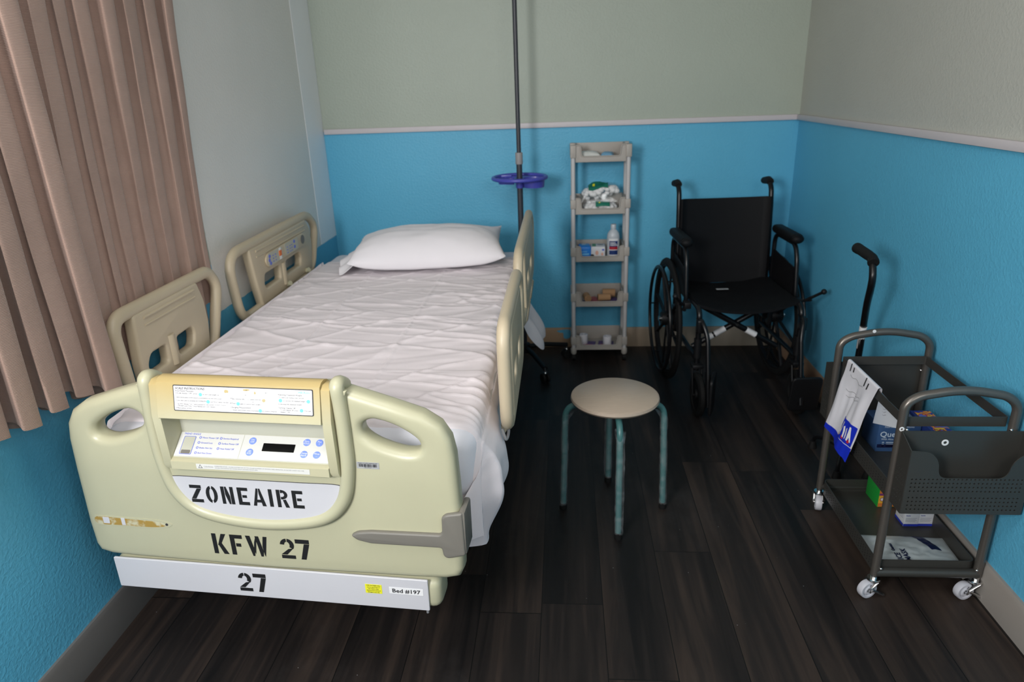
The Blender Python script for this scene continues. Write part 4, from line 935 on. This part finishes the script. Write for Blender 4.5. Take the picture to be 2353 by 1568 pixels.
# ------------------------------------------------------------------ wheelchair (local frame: origin under the rear axle, -y is forward)
WC = thing('wheelchair', (2.064, -.40, 0), 'black folding wheelchair with padded arms in the back right corner', 'wheelchair', rad(3.5))
def wb(b, n, mt=None, par=None, **k): return b.build(n, mt, par or WC, local=True, **k)
for s in (-1, 1):
    X = s * .272
    # rear wheel
    b = MB(); M0 = T((X, 0, .305)) @ RY(PI / 2)
    b.m(M_RUBBER).lathe([(.272, -.012), (.288, -.013), (.301, -.008), (.305, 0), (.301, .008), (.288, .013), (.272, .012)], 56, M0, True)
    b.m(M_BLKPL).lathe([(.264, -.009), (.273, -.009), (.273, .009), (.264, .009)], 56, M0, True)
    b.lathe([(0, -.03), (.032, -.03), (.036, -.02), (.036, .02), (.032, .03), (0, .03)], 24, M0)
    for k in range(8):
        a = k * PI / 4 + .2
        b.tube([(X, math.cos(a) * .03, .305 + math.sin(a) * .03), (X, math.cos(a) * .268, .305 + math.sin(a) * .268)], .009, 8, flat=.6)
    Wl = wb(b, 'rear_wheel')
    b = MB(); xr = X + s * .038
    b.tube([(xr, math.cos(2 * PI * k / 56) * .262, .305 + math.sin(2 * PI * k / 56) * .262) for k in range(56)], .0085, 8, True)
    for k in range(6):
        a = k * PI / 3; b.cyl((X + s * .005, math.cos(a) * .264, .305 + math.sin(a) * .264), (xr, math.cos(a) * .262, .305 + math.sin(a) * .262), .004, 6)
    wb(b, 'hand_rim', M_BLACK, Wl)
    b = MB(); b.cyl((X + s * .03, 0, .305), (X + s * .042, 0, .305), .012, 12); wb(b, 'axle_cap', M_CHROME, Wl)
    # side frame
    x = s * .222
    b = MB()
    b.tube(fillet([(x, .055, .23), (x, .055, .60), (x, .075, .85), (x, .085, .905)], .05), .0122, 10)
    b.tube(fillet([(x, .055, .485), (x, -.40, .485), (x, -.425, .46), (x, -.425, .20)], .03), .0122, 10)
    b.tube(fillet([(x, .055, .25), (x, -.425, .25)], .02), .011, 10)
    b.tube([(x, 0, .305), (x, .055, .305)], .018, 10); b.box((x + s * .012, -.005, .31), (.02, .07, .13), .006)
    b.cyl((x, 0, .305), (X, 0, .305), .010, 10)
    F = wb(b, 'side_frame', M_BLACK)
    b = MB(); b.tube(fillet([(x, .078, .86), (x, .088, .925), (x, .125, .955), (x, .19, .945)], .035, 8), .0122, 10); b.m(M_BLACK)
    hd = wb(b, 'push_handle', M_BLACK)
    b = MB(); b.tube([(x, .11, .952), (x, .14, .956), (x, .20, .947)], [.0175, .019, .0165], 12); wb(b, 'grip', M_RUBBER, hd)
    # armrest
    ax = s * .248
    b = MB(); b.tube(fillet([(ax, .045, .50), (ax, .045, .715), (ax, -.21, .715), (ax, -.245, .66), (ax, -.27, .50), (ax, -.27, .475)], .06, 8), .0108, 10); A = wb(b, 'armrest', M_BLACK)
    b = MB(); b.box((ax, -.10, .741), (.056, .27, .040), .018, 4); b.sph((ax, -.228, .739), .03, (.95, .7, .68), 14); wb(b, 'arm_pad', M_VINYL, A)
    b = MB(); b.plate(f2([(.04, .48), (.04, .64), (-.245, .61), (-.262, .48)], .02), (), .004, .001, T((ax - s * .004, 0, 0)) @ YZ); wb(b, 'skirt_guard', M_BLKPL, A)
    # brake lever
    b = MB(); bx = s * .262
    b.box((bx - s * .012, -.30, .47), (.03, .05, .03), .004); b.cyl((bx, -.30, .47), (bx + s * .035, -.335, .485), .006, 8)
    b.tube([(bx + s * .01, -.315, .475), (bx + s * .045, -.36, .515), (bx + s * .06, -.385, .535)], .0065, 8); b.sph((bx + s * .062, -.388, .538), .0125)
    b.tube([(bx - s * .005, -.30, .47), (bx - s * .003, -.29, .44)], .01, 8); wb(b, 'brake_lever', M_BLKPL)
    # front caster
    b = MB(); fx, fy = s * .236, -.475
    b.cyl((x, -.425, .26), (x, -.425, .35), .017, 14); b.box((x, -.43, .225), (.05, .06, .02), .006)
    for q in (-1, 1): b.tube([(x + q * .020, -.43, .22), (x + q * .022, -.455, .16), (x + q * .022, -.475, .10)], .008, 8, flat=.6)
    b.cyl((x - .024, -.475, .10), (x + .024, -.475, .10), .006, 8); FC = wb(b, 'caster_fork', M_BLKPL)
    b = MB(); Mc = T((x, -.475, .10)) @ RY(PI / 2)
    b.m(M_RUBBER).lathe([(.072, -.013), (.09, -.014), (.099, -.008), (.10, 0), (.099, .008), (.09, .014), (.072, .013)], 36, Mc, True); b.m(M_BLKPL).lathe([(0, -.014), (.02, -.014), (.025, -.006), (.073, -.006), (.073, .006), (.025, .006), (.02, .014), (0, .014)], 28, Mc)
    b.m(M_CHROME).cyl((x - s * .026, -.475, .10), (x - s * .029, -.475, .10), .006, 10)
    wb(b, 'caster_wheel', None, FC)
    # swing-away footrest
    b = MB(); gx = s * .200
    b.tube(fillet([(x, -.41, .44), (x - s * .004, -.47, .44), (gx, -.50, .38), (gx, -.575, .10)], .05, 8), .0105, 10); b.box((x, -.445, .415), (.03, .04, .06), .006)
    b.cyl((gx, -.535, .235), (gx, -.578, .085), .0125, 10)
    FR = wb(b, 'footrest', M_BLACK)
    b = MB(); pm = T((gx - s * .015 if s < 0 else gx + .01, -.575, .135)) @ RX(rad(10)) @ RZ(0) @ XZ
    if s < 0: pm = T((gx + .018, -.560, .14)) @ RZ(rad(68)) @ XZ
    b.plate(rrect(-.062, -.085, .068, .085, .022), (), .014, .005, pm); wb(b, 'footplate', M_BLKPL, FR)
b = MB()   # seat sling
def seat_pt(u, v):
    p = u * 2 - 1; return (p * .222, .045 - v * .44, .500 - .030 * (1 - p * p) - .012 * v * (1 - p * p) + .003 * noise.noise((p * 3, v * 4, 0)))
b.grid(seat_pt, 24, 20); b.solid(.012); wb(b, 'seat', M_VINYL)
b = MB()
def back_pt(u, v):
    p = u * 2 - 1; y = .058 + .020 * max(0, (v - .25)) + .030 * (1 - p * p) - .008; return (p * .219, y - (.016 if abs(p) > .96 else 0), .465 + v * .425 - .006 * (1 - p * p) * v)
b.grid(back_pt, 24, 20); b.solid(.010); BK = wb(b, 'backrest', M_VINYL)
b = MB(); b.box((-.035, -.10, .4795), (.058, .018, .002), .0005); wb(b, 'seat_tag', M_SILVER, label='small pale tag on the seat')
for s in (-1, 1):
    b = MB(); yb = -.235 + s * .012
    b.tube([(s * .200, yb, .465), (-s * .195, yb, .235)], .0135, 10); b.m(M_BLACK); CB = wb(b, 'cross_brace', M_BLACK)
    p0, p1 = Vector((s * .200, yb, .465)), Vector((-s * .195, yb, .235)); d = p1 - p0
    b = MB(); b.cyl(p0 + d * .62, p0 + d * .74, .0142, 12); 
    if s > 0: b.cyl(p0 + d * .76, p0 + d * .84, .0142, 12)
    wb(b, 'brace_sticker', M_LABEL, CB)
b = MB(); b.cyl((0, -.262, .35), (0, -.21, .35), .007, 10); wb(b, 'pivot_bolt', M_CHROME)

# ------------------------------------------------------------------ walking cane
CN = thing('walking_cane', (2.345, -1.33, 0), 'black offset-handle walking cane with four-footed base beside the metal trolley', 'cane')
b = MB(); sh_ = catmull([(2.345, -1.33, .075), (2.345, -1.332, .30), (2.343, -1.345, .55), (2.336, -1.36, .60), (2.308, -1.425, .69), (2.290, -1.475, .76), (2.285, -1.487, .80), (2.287, -1.470, .836), (2.289, -1.445, .850)], 8)
b.tube(sh_, .0115, 12); b.build('shaft', M_BLACK, CN)
b = MB(); b.tube(catmull([(2.285, -1.478, .845), (2.289, -1.455, .856), (2.289, -1.40, .860), (2.289, -1.345, .862), (2.289, -1.325, .862)], 6), [.018] * 4 + [.0165] * 6 + [.0175] * 8 + [.0185] * 5 + [.016] * 2, 14)
b.build('grip', M_RUBBER, CN)
b = MB(); b.m(M_LABEL).cyl((2.3435, -1.3425, .535), (2.3405, -1.351, .580), .0126, 12); b.m(M_SILVER).cyl((2.3440, -1.339, .495), (2.3435, -1.3425, .535), .0124, 12); b.m(M_CHROME).cyl((2.345, -1.333, .40), (2.3446, -1.3345, .46), .0118, 12); b.build('sticker_sleeve', None, CN)
b = MB(); b.lathe([(0, .085), (.018, .085), (.020, .055), (0, .05)], 16, T((2.345, -1.33, 0)))
FEET = [(2.285, -1.185), (2.405, -1.21), (2.295, -1.42), (2.405, -1.42)]
for fx, fy in FEET: b.tube(catmull([(2.345, -1.33, .07), ((2.345 + fx) / 2, (-1.33 + fy) / 2, .072), (fx * .92 + 2.345 * .08, fy * .92 - 1.33 * .08, .052), (fx, fy, .02)], 6), .0075, 8)
b.build('quad_base', M_BLACK, CN)
for fx, fy in FEET:
    b = MB(); b.lathe([(0, 0), (.017, 0), (.016, .008), (.011, .03), (0, .032)], 16, T((fx, fy, 0))); b.build('rubber_foot', M_RUBBER, CN)

# ------------------------------------------------------------------ stool
SX, SY = 1.445, -1.632
ST = thing('stool', (SX, SY, 0), 'round beige topped stool on four teal tube legs in wrinkled plastic', 'stool', rad(2))
b = MB(); b.lathe([(0, .424), (.128, .424), (.142, .428), (.148, .436), (.146, .444), (.138, .4485), (0, .449)], 64); b.build('seat', M_SEAT, ST, local=True)
for k in range(4):
    a = k * PI / 2 + PI / 2 * 0 - PI / 2 + .0
    d = Vector((math.cos(a), math.sin(a), 0)); q = Vector((-d.y, d.x, 0))
    b = MB(); pts = fillet([d * .03 + Vector((0, 0, .412)), d * .166 + Vector((0, 0, .412)), d * .176 + Vector((0, 0, .02))], .05, 10)
    b.tube(pts, .0105, 14); lg = b.build('leg', M_TEAL, ST, local=True)
    b = MB(); b.lathe([(0, 0), (.0125, 0), (.0135, .004), (.0130, .024), (.011, .026)], 16, T(d * .176)); b.build('foot_cap', M_RUBBER, lg, local=True)
    def wrap_pt(u, v, d=d, q=q, k=k):
        z = .022 + v * .375 if v < .9 else .3595 + (v - .9) * .28
        r = .0122 + .0035 * abs(noise.noise((u * 3 + k * 7, z * 22, 1))) + .0045 * noise.noise((math.cos(u * 6.28) * .8 + k * 5, z * 7, 4)) ** 2 + (.004 * sstep(.9, 1, v)) + .0045 * max(0, math.cos(u * 2 * PI - 1)) ** 6
        c = d * (.1757 - .0097 * (z - .02) / .39 - .02 * sstep(.355, .40, z))
        return c + d * (r * math.cos(2 * PI * u)) + q * (r * math.sin(2 * PI * u)) + Vector((0, 0, z + .004 * math.sin(u * 12.6 + k) * (v > .95)))
    b = MB(); b.grid(wrap_pt, 18, 60, cu=True); b.build('plastic_wrap', M_WRAP, lg, local=True, ang=180, label='wrinkled clear plastic sleeve')

# ------------------------------------------------------------------ utility cart
CX0, CX1, CYF, CYB = 2.163, 2.443, -2.055, -1.605
UC = thing('utility_cart', ((CX0 + CX1) / 2, (CYF + CYB) / 2, 0), 'gunmetal rolling trolley with mesh end pockets against the right wall', 'utility cart')
for y in (CYF, CYB):
    b = MB(); b.tube(fillet([(CX0, y, .075), (CX0, y, .615), (CX0 + .03, y, .638), ((CX0 + CX1) / 2, y, .658), (CX1 - .03, y, .638), (CX1, y, .610), (CX1, y, .075)], [0, .045, .06, .25, .06, .045, 0], 8), .0118, 14)
    H = b.build('end_frame', M_CARTH, UC)
    b = MB(); b.cyl((CX0, y, .082), (CX1, y, .082), .0135, 14); b.build('lower_crossbar', M_CART, H)
    sgn = -1 if y == CYF else 1
    b = MB(); b.m(M_CHROME)
    for x in (CX0, CX1):
        for z in (.545, .515, .10): b.sph((x + (.010 if x == CX0 else -.010), y + sgn * .010, z), .0045, n=8)
    b.build('bolts', None, H)
b = MB(); b.plate(circ(0, 0, .0065, 20), [circ(0, 0, .0028, 12)], .0012, .0004, T((CX0 - .004, CYF - .0118, .548)) @ XZ); b.build('round_sticker', M_WHITE, UC)
b = MB(); b.plate(circ(0, 0, .0055, 20), (), .001, .0003, T(((CX0 + CX1) / 2 - .045, CYB - .0125, .659)) @ XZ); b.build('round_sticker', M_WHITE, UC)
def ring_wall(b, x0, y0, x1, y1, z0, z1, r, th=.0022):
    lo = rrect(x0, y0, x1, y1, r, 6); li = rrect(x0 + th, y0 + th, x1 - th, y1 - th, max(.001, r - th), 6)
    b.plate(lo, [li], z1 - z0, 0, T((0, 0, (z0 + z1) / 2)))
# open top frame
b = MB(); ring_wall(b, CX0 + .010, CYF + .010, CX1 - .010, CYB - .010, .545, .573, .006); b.build('top_rail', M_CART, UC)
M_HOLE = mat('shadowed perforation', (.006, .006, .006), .9)
for nm, z0, z1 in (('middle_tray', .318, .372), ('bottom_tray', .066, .116)):
    b = MB(); b.m(M_CART); ring_wall(b, CX0 + .004, CYF + .010, CX1 - .004, CYB - .010, z0, z1, .022)
    b.plate(rrect(CX0 + .005, CYF + .011, CX1 - .005, CYB - .011, .021), (), .003, 0, T((0, 0, z0 + .0015)))
    b.m(M_HOLE)
    for i in range(24):
        for j in range(4):
            b.plate(circ(CYF + .05 + i * .0152, z0 + .012 + j * .0088, .0021, 6), (), .0004, 0, T((CX0 + .0037, 0, 0)) @ YZ)
    b.build(nm, None, UC)
# perforated file pockets at both ends
def pocket_panel(yf, sgn, name):
    """yf: plane of the outer face; sgn: outward direction along y"""
    x0, x1, z0, z1 = CX0 - .004, CX1 + .018, .332, .520
    yi = yf - sgn * .060
    def holes(off):
        o = []
        for j in range(4):
            for i in range(27):
                o.append(circ(x0 + .014 + i * .0104, z0 + off + j * .0118, .0023, 8))
        return o
    out_ = f2([(x0, z0), (x1, z0), (x1, z1), (x1 - .012, z1), (x1 - .050, z1 - .03), (x1 - .056, z1 - .080), (x0 + .078, z1 - .080), (x0 + .072, z1 - .03), (x0 + .05, z1 - .004), (x0, z1)], [.003, .003, .003, .01, .03, .025, .025, .03, .02, .002], 6)
    b = MB(); b.plate(out_, holes(.014) + holes(.014 + .0118 * 4 + .008), .0024, 0, T((0, yf, 0)) @ XZ)
    P = b.build(name, M_CART, UC)
    b = MB()
    b.box(((x0 + x1) / 2, yi, (z0 + .545) / 2), (x1 - x0, .0024, .545 - z0)); b.box(((x0 + x1) / 2, (yf + yi) / 2, z0 + .001), (x1 - x0, abs(yf - yi), .0024))
    b.build('back_sheet', M_CART, P)
    for x in (x0, x1):
        b = MB(); b.plate([(yf, z0), (yi, z0), (yi, .545), (yf, z1)], [circ(yi + (yf - yi) * (.2 + .15 * i), z0 + .022 + j * .0118 + (.012 if j > 3 else 0), .0022, 8) for i in range(5) for j in range(8)], .0024, 0, T((x, 0, 0)) @ YZ); b.build('side_sheet', M_CART, P)
    return P
P1 = pocket_panel(CYF - .076, -1, 'file_pocket'); P2 = pocket_panel(CYB + .074, 1, 'file_pocket')
b = MB(); b.plate(circ(0, 0, .0090, 24), [circ(0, 0, .0042, 16)], .0012, .0004, T((CX0 + .108, CYF - .0178, .512)) @ XZ); b.build('round_sticker', M_WHITE, UC)
for x in (CX0, CX1):
    for y in (CYF, CYB):
        b = MB(); a = {(CX0, CYF): 200, (CX1, CYF): 195, (CX0, CYB): 255, (CX1, CYB): 240}[(x, y)]
        d = Vector((math.cos(rad(a)), math.sin(rad(a)), 0)); n_ = Vector((-d.y, d.x, 0)); c = Vector((x, y, 0)); hub = c + d * .018 + Vector((0, 0, .027))
        if x > 2.4: hub += Vector((-.012, 0, 0))
        b.m(M_CHROME).cyl(c + Vector((0, 0, .060)), c + Vector((0, 0, .078)), .009, 12); b.lathe([(0, .062), (.017, .062), (.019, .058), (.019, .055), (0, .054)], 20, T(c))
        for q in (-1, 1): b.tube([c + n_ * q * .013 + Vector((0, 0, .057)), hub + n_ * q * .014 + Vector((0, 0, .012)), hub + n_ * q * .014], .007, 8, flat=.4)
        b.cyl(hub - n_ * .016, hub + n_ * .016, .005, 10)
        if y == CYF: b.tube([hub + n_ * .012 - d * .01, hub + n_ * .02 - d * .034 + Vector((0, 0, -.012)), hub + n_ * .02 - d * .042 + Vector((0, 0, -.018))], .004, 6)
        K = b.build('caster', None, UC)
        b = MB(); Mw = T(hub) @ n_.to_track_quat('Z', 'Y').to_matrix().to_4x4()
        b.lathe([(.007, -.010), (.012, -.011), (.018, -.006), (.020, -.010), (.0255, -.010), (.027, -.006), (.027, .006), (.0255, .010), (.020, .010), (.018, .006), (.012, .011), (.007, .010)], 32, Mw, True); b.build('wheel', M_WHEEL, K)

# ---- things on the cart
def printed_box(name, c, d, rz, mt, label, cat, decor):
    b = MB(); b.m(mt).box((0, 0, d[2] / 2), d, .0012, 2); decor(b, d)
    o = b.build(name, None, None, local=True); o.location = c; o.rotation_euler = (0, 0, rz); return tag(o, label, cat)
M_NAVY = mat('deep blue carton', (.04, .095, .22), .35, vary=.35, vscale=14); M_NAVY2 = mat('dark navy carton', (.008, .012, .05), .35); M_SLATE = mat('slate carton print', (.13, .17, .24), .3, vary=.3, vscale=10)
def side_l(d, y, z): return T((-d[0] / 2 - .0006, y, z)) @ RZ(-PI / 2) @ XZ
def dec_quest(b, d):
    b.m(M_SLATE).plate(rrect(-d[0] * .1, -d[1] * .46, d[0] * .48, d[1] * .46, .004), (), .0004, 0, top(d, 0, 0))
    b.m(M_NAVY2).plate(rrect(-d[0] * .48, -.032, d[0] * .48, -.020, .001), (), .0004, 0, front(d, 0, d[2] / 2))
    b.m(mat('pale blue print', (.60, .70, .80), .5)).text('Quest', .026, front(d, -.056, d[2] * .56), bold=.0003); b.text('With Aloe Touch', .0085, front(d, -.050, d[2] * .44))
    for k in range(3): b.plate(rrect(-.034, 0, .04, .0022, .0005), (), .0004, 0, front(d, 0, d[2] * (.34 - .07 * k))); b.plate(rrect(-.046, 0, -.040, .0022, .0005), (), .0004, 0, front(d, 0, d[2] * (.34 - .07 * k)))
    b.text('Non Sterile Exam Gloves', .0085, front(d, -.045, d[2] * .90)); b.text('Non Sterile Powder', .008, top(d, -.02, d[1] * .30)); b.text('NITRILE', .016, top(d, .03, -d[1] * .40))
printed_box('glove_box', (2.302, -1.732, .3215), (.125, .105, .092), 0, M_NAVY, 'blue carton lettered Quest on the middle tray of the trolley', 'box', dec_quest)
M_COLOUR = tiled('colourful printed cover', [(.02, .05, .35), (.75, .16, .03), (.85, .55, .05), (.55, .03, .04), (.12, .18, .6)], 34)
def dec_book(b, d):
    b.m(M_COLOUR).plate(rrect(-d[0] * .36, -d[1] * .45, d[0] * .48, d[1] * .45, .002), (), .0004, 0, top(d, 0, 0)); b.m(M_WHITE).text('FUN', .015, top(d, -.02, -d[1] * .42))
printed_box('snack_box', (2.398, -1.770, .3215), (.060, .15, .098), rad(0), mat('navy card', (.02, .045, .22), .4), 'box with busy orange and blue picture behind the Quest carton', 'box', dec_book)
M_PINK = mat('pale pink card', (.60, .42, .42), .5, vary=.1); M_ROSE = mat('dusky red print', (.35, .10, .10), .5)
def dec_pink(b, d):
    b.m(M_ROSE).plate(rrect(-d[0] * .46, -d[1] * .30, d[0] * .48, d[1] * .45, .002), (), .0004, 0, top(d, 0, 0)); b.m(M_WHITE).text('ADULT MEDIUM', .012, top(d, .01, -d[1] * .20)); b.m(M_ROSE).plate(circ(0, 0, .007, 12, .004), (), .0004, 0, side_l(d, 0, d[2] * .45)); b.plate(rrect(-.02, -.002, .02, .002, .001), (), .0004, 0, side_l(d, 0, d[2] * .35))
printed_box('carton', (2.322, -1.935, .3215), (.160, .085, .128), rad(4), M_PINK, 'pale pink and red carton standing at the front of the middle tray', 'box', dec_pink)
M_GREEN = mat('bright green carton', (.015, .34, .045), .4, vary=.12); M_ORG = mat('orange carton print', (.72, .20, .03), .4); M_YEL = mat('golden carton print', (.85, .48, .04), .4); M_PUR = mat('purple stripe', (.20, .04, .20), .4)
def dec_soda(b, d):
    w_, h_ = d[0] / 2, d[2] / 2
    b.m(M_ORG).plate(rrect(-w_ * .97, -h_ * .97, w_ * .97, h_ * .10, .001), (), .0004, 0, front(d, 0, h_)); b.m(M_YEL).plate(rrect(-w_ * .97, -h_ * .75, w_ * .97, -h_ * .30, .001), (), .0005, 0, front(d, 0, h_)); b.m(M_PUR).plate(rrect(-w_ * .97, -h_ * .28, w_ * .97, -h_ * .16, .0005), (), .0006, 0, front(d, 0, h_))
    b.m(M_ROSE).plate(circ(-w_ * .62, -h_ * .52, .0075, 20), [circ(-w_ * .62, -h_ * .52, .005, 16)], .0008, 0, front(d, 0, h_)); b.m(M_WHITE).plate(circ(-w_ * .62, -h_ * .52, .005, 16), (), .0007, 0, front(d, 0, h_)); b.plate(circ(w_ * .8, -h_ * .42, .014, 20, .012), (), .0006, 0, front(d, 0, h_)) if False else None
    b.plate([(w_ * .97, -h_ * .8), (w_ * .97, -h_ * .05), (w_ * .7, -h_ * .2), (w_ * .62, -h_ * .5), (w_ * .72, -h_ * .8)], (), .0008, 0, front(d, 0, h_)); b.text('LIMPIEZA', .006, front(d, -w_ * .85, h_ * .97)); b.text('PURE', .006, front(d, -w_ * .8, h_ * .08))
    b.m(M_ORG).plate([(-.015, .01), (.0, -.006), (.016, -.002), (.012, .018)], (), .0004, 0, side_l(d, 0, h_ * 1.5))
printed_box('soda_box', (2.343, -1.668, .0695), (.064, .085, .125), rad(2), M_GREEN, 'green and orange carton standing on the bottom tray of the trolley', 'box', dec_soda)
M_MBLUE = mat('mid blue stripe', (.02, .04, .42), .4); M_FAINT = mat('grey small print', (.35, .36, .42), .5)
def dec_med(b, d):
    w_ = d[0] / 2
    b.m(M_MBLUE).plate(rrect(-w_ * .99, .0012, w_ * .99, .0095, .0003), (), .0004, 0, front(d, 0, 0)); b.plate(rrect(-d[1] * .495, .0012, d[1] * .495, .0095, .0003), (), .0004, 0, side_l(d, 0, 0))
    b.m(M_FAINT).text('ALCOHOL PREP', .0062, front(d, -w_ * .8, d[2] * .82)); b.m(M_MBLUE).text('Sterile', .0052, front(d, -w_ * .8, d[2] * .66)); b.m(M_FAINT)
    for k in range(4): b.plate(rrect(-w_ * .8, 0, w_ * (.7 - .15 * (k % 2)), .0012, .0003), (), .0004, 0, front(d, 0, d[2] * (.52 - .07 * k))); b.plate(rrect(-d[1] * .4, 0, d[1] * .36, .0012, .0003), (), .0004, 0, side_l(d, 0, d[2] * (.75 - .1 * k)))
printed_box('swab_box', (2.3705, -1.790, .0695), (.045, .055, .058), 0, M_CARD, 'white box with blue base stripe beside the green carton, left of the pair', 'box', dec_med)
printed_box('swab_box', (2.4160, -1.788, .0695), (.045, .055, .058), 0, M_CARD, 'white box with blue base stripe next to the wall, right of the pair', 'box', dec_med)
# ice mask pouch lying on the bottom tray
def pouch_pt(u, v):
    p, q = u * 2 - 1, v * 2 - 1; e = max(0, 1 - abs(p) ** 3) * max(0, 1 - abs(q) ** 3)
    return Vector((p * .122, q * .072, .002 + .013 * e ** .6 + .0025 * noise.noise((p * 3, q * 3, 2)) * e + .003 * noise.noise((p * 8, q * 7, 6)) * e))
b = MB(); b.m(mat('pale grey pouch', (.42, .47, .48), .28, vary=.08)); b.grid(pouch_pt, 40, 28)
b.grid(lambda u, v: Vector(((u * 2 - 1) * .122, (v * 2 - 1) * .072, .0005)), 3, 3)
b.m(M_NAVY2).grid(lambda u, v: pouch_pt(.60 + .12 * u + .14 * (1 - v), .48 + .5 * v) + Vector((0, 0, .0007)), 10, 14)
b.m(M_NAVY2)
for tx, x, y, sz in (('ICE', -.044, -.062, .022), ('MASK', -.022, -.066, .022), ('Genius', -.052, -.022, .0125)):
    b.text(tx, sz, T((x, y, .0172)) @ RZ(PI / 2), bold=.0005)
o = b.build('ice_mask_pouch', None, None, local=True, ang=80); o.location = (2.312, -1.945, .0695); o.rotation_euler = (0, 0, rad(-3)); tag(o, 'pale grey printed pouch lying flat at the front of the bottom tray', 'pouch')
# white bag hung over the left top rail
BG = thing('plastic_bag', (2.17, -1.77, .33), 'white plastic bag with blue hem hung over the left rail of the trolley', 'bag')
def bag_pt(u, v, e=0):
    """u along the rail (0 = back), v down the outside; starts just inside the rail"""
    yb, yf = -1.668, -1.888
    L = .30; s = v * L; xr = CX0 + .011
    y = yb + (yf - yb) * u
    if s < .03: x = xr + .006; z = .551 + s; 
    elif s < .05: a = (s - .03) / .02 * PI; x = xr + .006 * math.cos(a); z = .581 + .004 * math.sin(a)
    else:
        d = s - .05; x = xr - .006 - .040 * (d / .25) - .006 * math.sin(u * 9 + d * 8) * sstep(0, .1, d); z = .581 - d * (.985 - .0 * u)
        y += .006 * math.sin(d * 14) * (1 if u > .5 else -1) + (d / .25) * (.0 + .045 * u) 
        x += .0035 * noise.noise((u * 9, d * 9, 2)) * sstep(.02, .08, d)
    return Vector((x - e, y, z))
Mbag = mat('white plastic bag', (.72, .71, .76), .45, vary=.02); Mhem = mat('royal blue print', (.01, .03, .52), .4)
b = MB(); b.m(Mbag); b.grid(lambda u, v: bag_pt(u, v * .93 + .0), 36, 60); b.build('bag_sheet', Mbag, BG, ang=80)
b = MB(); b.grid(lambda u, v: bag_pt(u, .90 + (.055 + .11 * u) * v, .0008), 36, 10); b.build('blue_hem', Mhem, BG, ang=80)
b = MB(); b.m(Mhem)
b.grid(lambda u, v: bag_pt(.50 + .47 * u, .66 + .23 * v, .0016), 12, 8)
b.m(mat('red print', (.5, .02, .04), .4))
for u0 in (.53, .68, .85): b.grid(lambda u, v: bag_pt(u0 + .05 * u, .835 + .035 * v, .0022), 3, 3)
b.m(M_WHITE)
for poly in ([(.53, .73), (.55, .73), (.57, .80), (.59, .76), (.61, .80), (.63, .73), (.65, .73), (.62, .83), (.60, .83), (.59, .80), (.58, .83), (.56, .83)], [(.67, .76), (.70, .75), (.73, .78), (.73, .83), (.70, .83), (.69, .79)], [(.75, .76), (.77, .75), (.80, .80), (.79, .83), (.77, .83)], [(.83, .73), (.86, .73), (.93, .83), (.90, .83), (.87, .80), (.85, .83), (.82, .83)]):
    t_ = bmesh.new(); t_.faces.new([t_.verts.new(bag_pt(u, .69 + (v - .73) * 1.6, .0024)) for u, v in poly]); b.merge(t_)
b.build('logo_patch', None, BG, ang=80)
b = MB()
for u0, v0, v1 in ((.16, .15, .235), (.26, .17, .22), (.66, .15, .25), (.76, .19, .255)):
    b.tube([bag_pt(u0 + .0012 * k, v0 + (v1 - v0) * k / 8, .0016) for k in range(9)], .0018, 5)
b.build('printed_marks', M_BLACKINK, BG, ang=80)
b = MB()
for u0, u1, v0, v1 in ((.22, .66, .26, .28), (.22, .70, .42, .40), (.26, .72, .48, .43)):
    b.tube([bag_pt(u0 + (u1 - u0) * k / 14, v0 + (v1 - v0) * k / 14 + .012 * math.sin(k * .8), .0012) for k in range(15)], .0006, 4)
b.build('crease_lines', M_GREYST, BG, ang=80)
# sheet of paper hanging inside the rail under the bag
def paper_pt(u, v):
    tl, tr, br, bl = ((2.190, -1.861, .562), (2.190, -1.927, .558), (2.199, -1.990, .507), (2.197, -1.830, .444))
    q = [(1 - v) * ((1 - u) * tl[i] + u * tr[i]) + v * ((1 - u) * bl[i] + u * br[i]) for i in range(3)]
    x, y, z = q[0] + .006 * math.sin(v * 3) * u, q[1], q[2]
    return Vector((x, y, z))
b = MB(); b.m(mat('white paper', (.66, .69, .74), .6, vary=.02)); b.grid(paper_pt, 10, 12); b.m(M_FAINT)
for k in range(3): b.tube([paper_pt(.30 + .15 * q / 5, .45 + .10 * k + .02 * math.sin(q)) + Vector((-.0010, -.0006, 0)) for q in range(6)], .0006, 4)
pp = b.build('paper_sheet', None, None, at=(2.19, -1.87, .45), ang=80); tag(pp, 'white sheet of paper tucked under the bag inside the trolley rail', 'paper')

for nm, gr in (('bandage_roll', 'tan bandage rolls in the fourth tier'), ('tape_roll', 'white tape rolls in the bottom tier'), ('card', 'purple cards in the bottom tier'), ('cotton_ball_bag', 'bags of cotton balls in the second tier'), ('tissue_pack', 'tissue packs in the middle tier'), ('swab_box', 'pair of white boxes on the trolley'), ('packet', 'small flat packets on the grey rack')):
    for o in bpy.data.objects:
        if o.parent is None and o.name.split('.')[0] == nm: o['group'] = gr
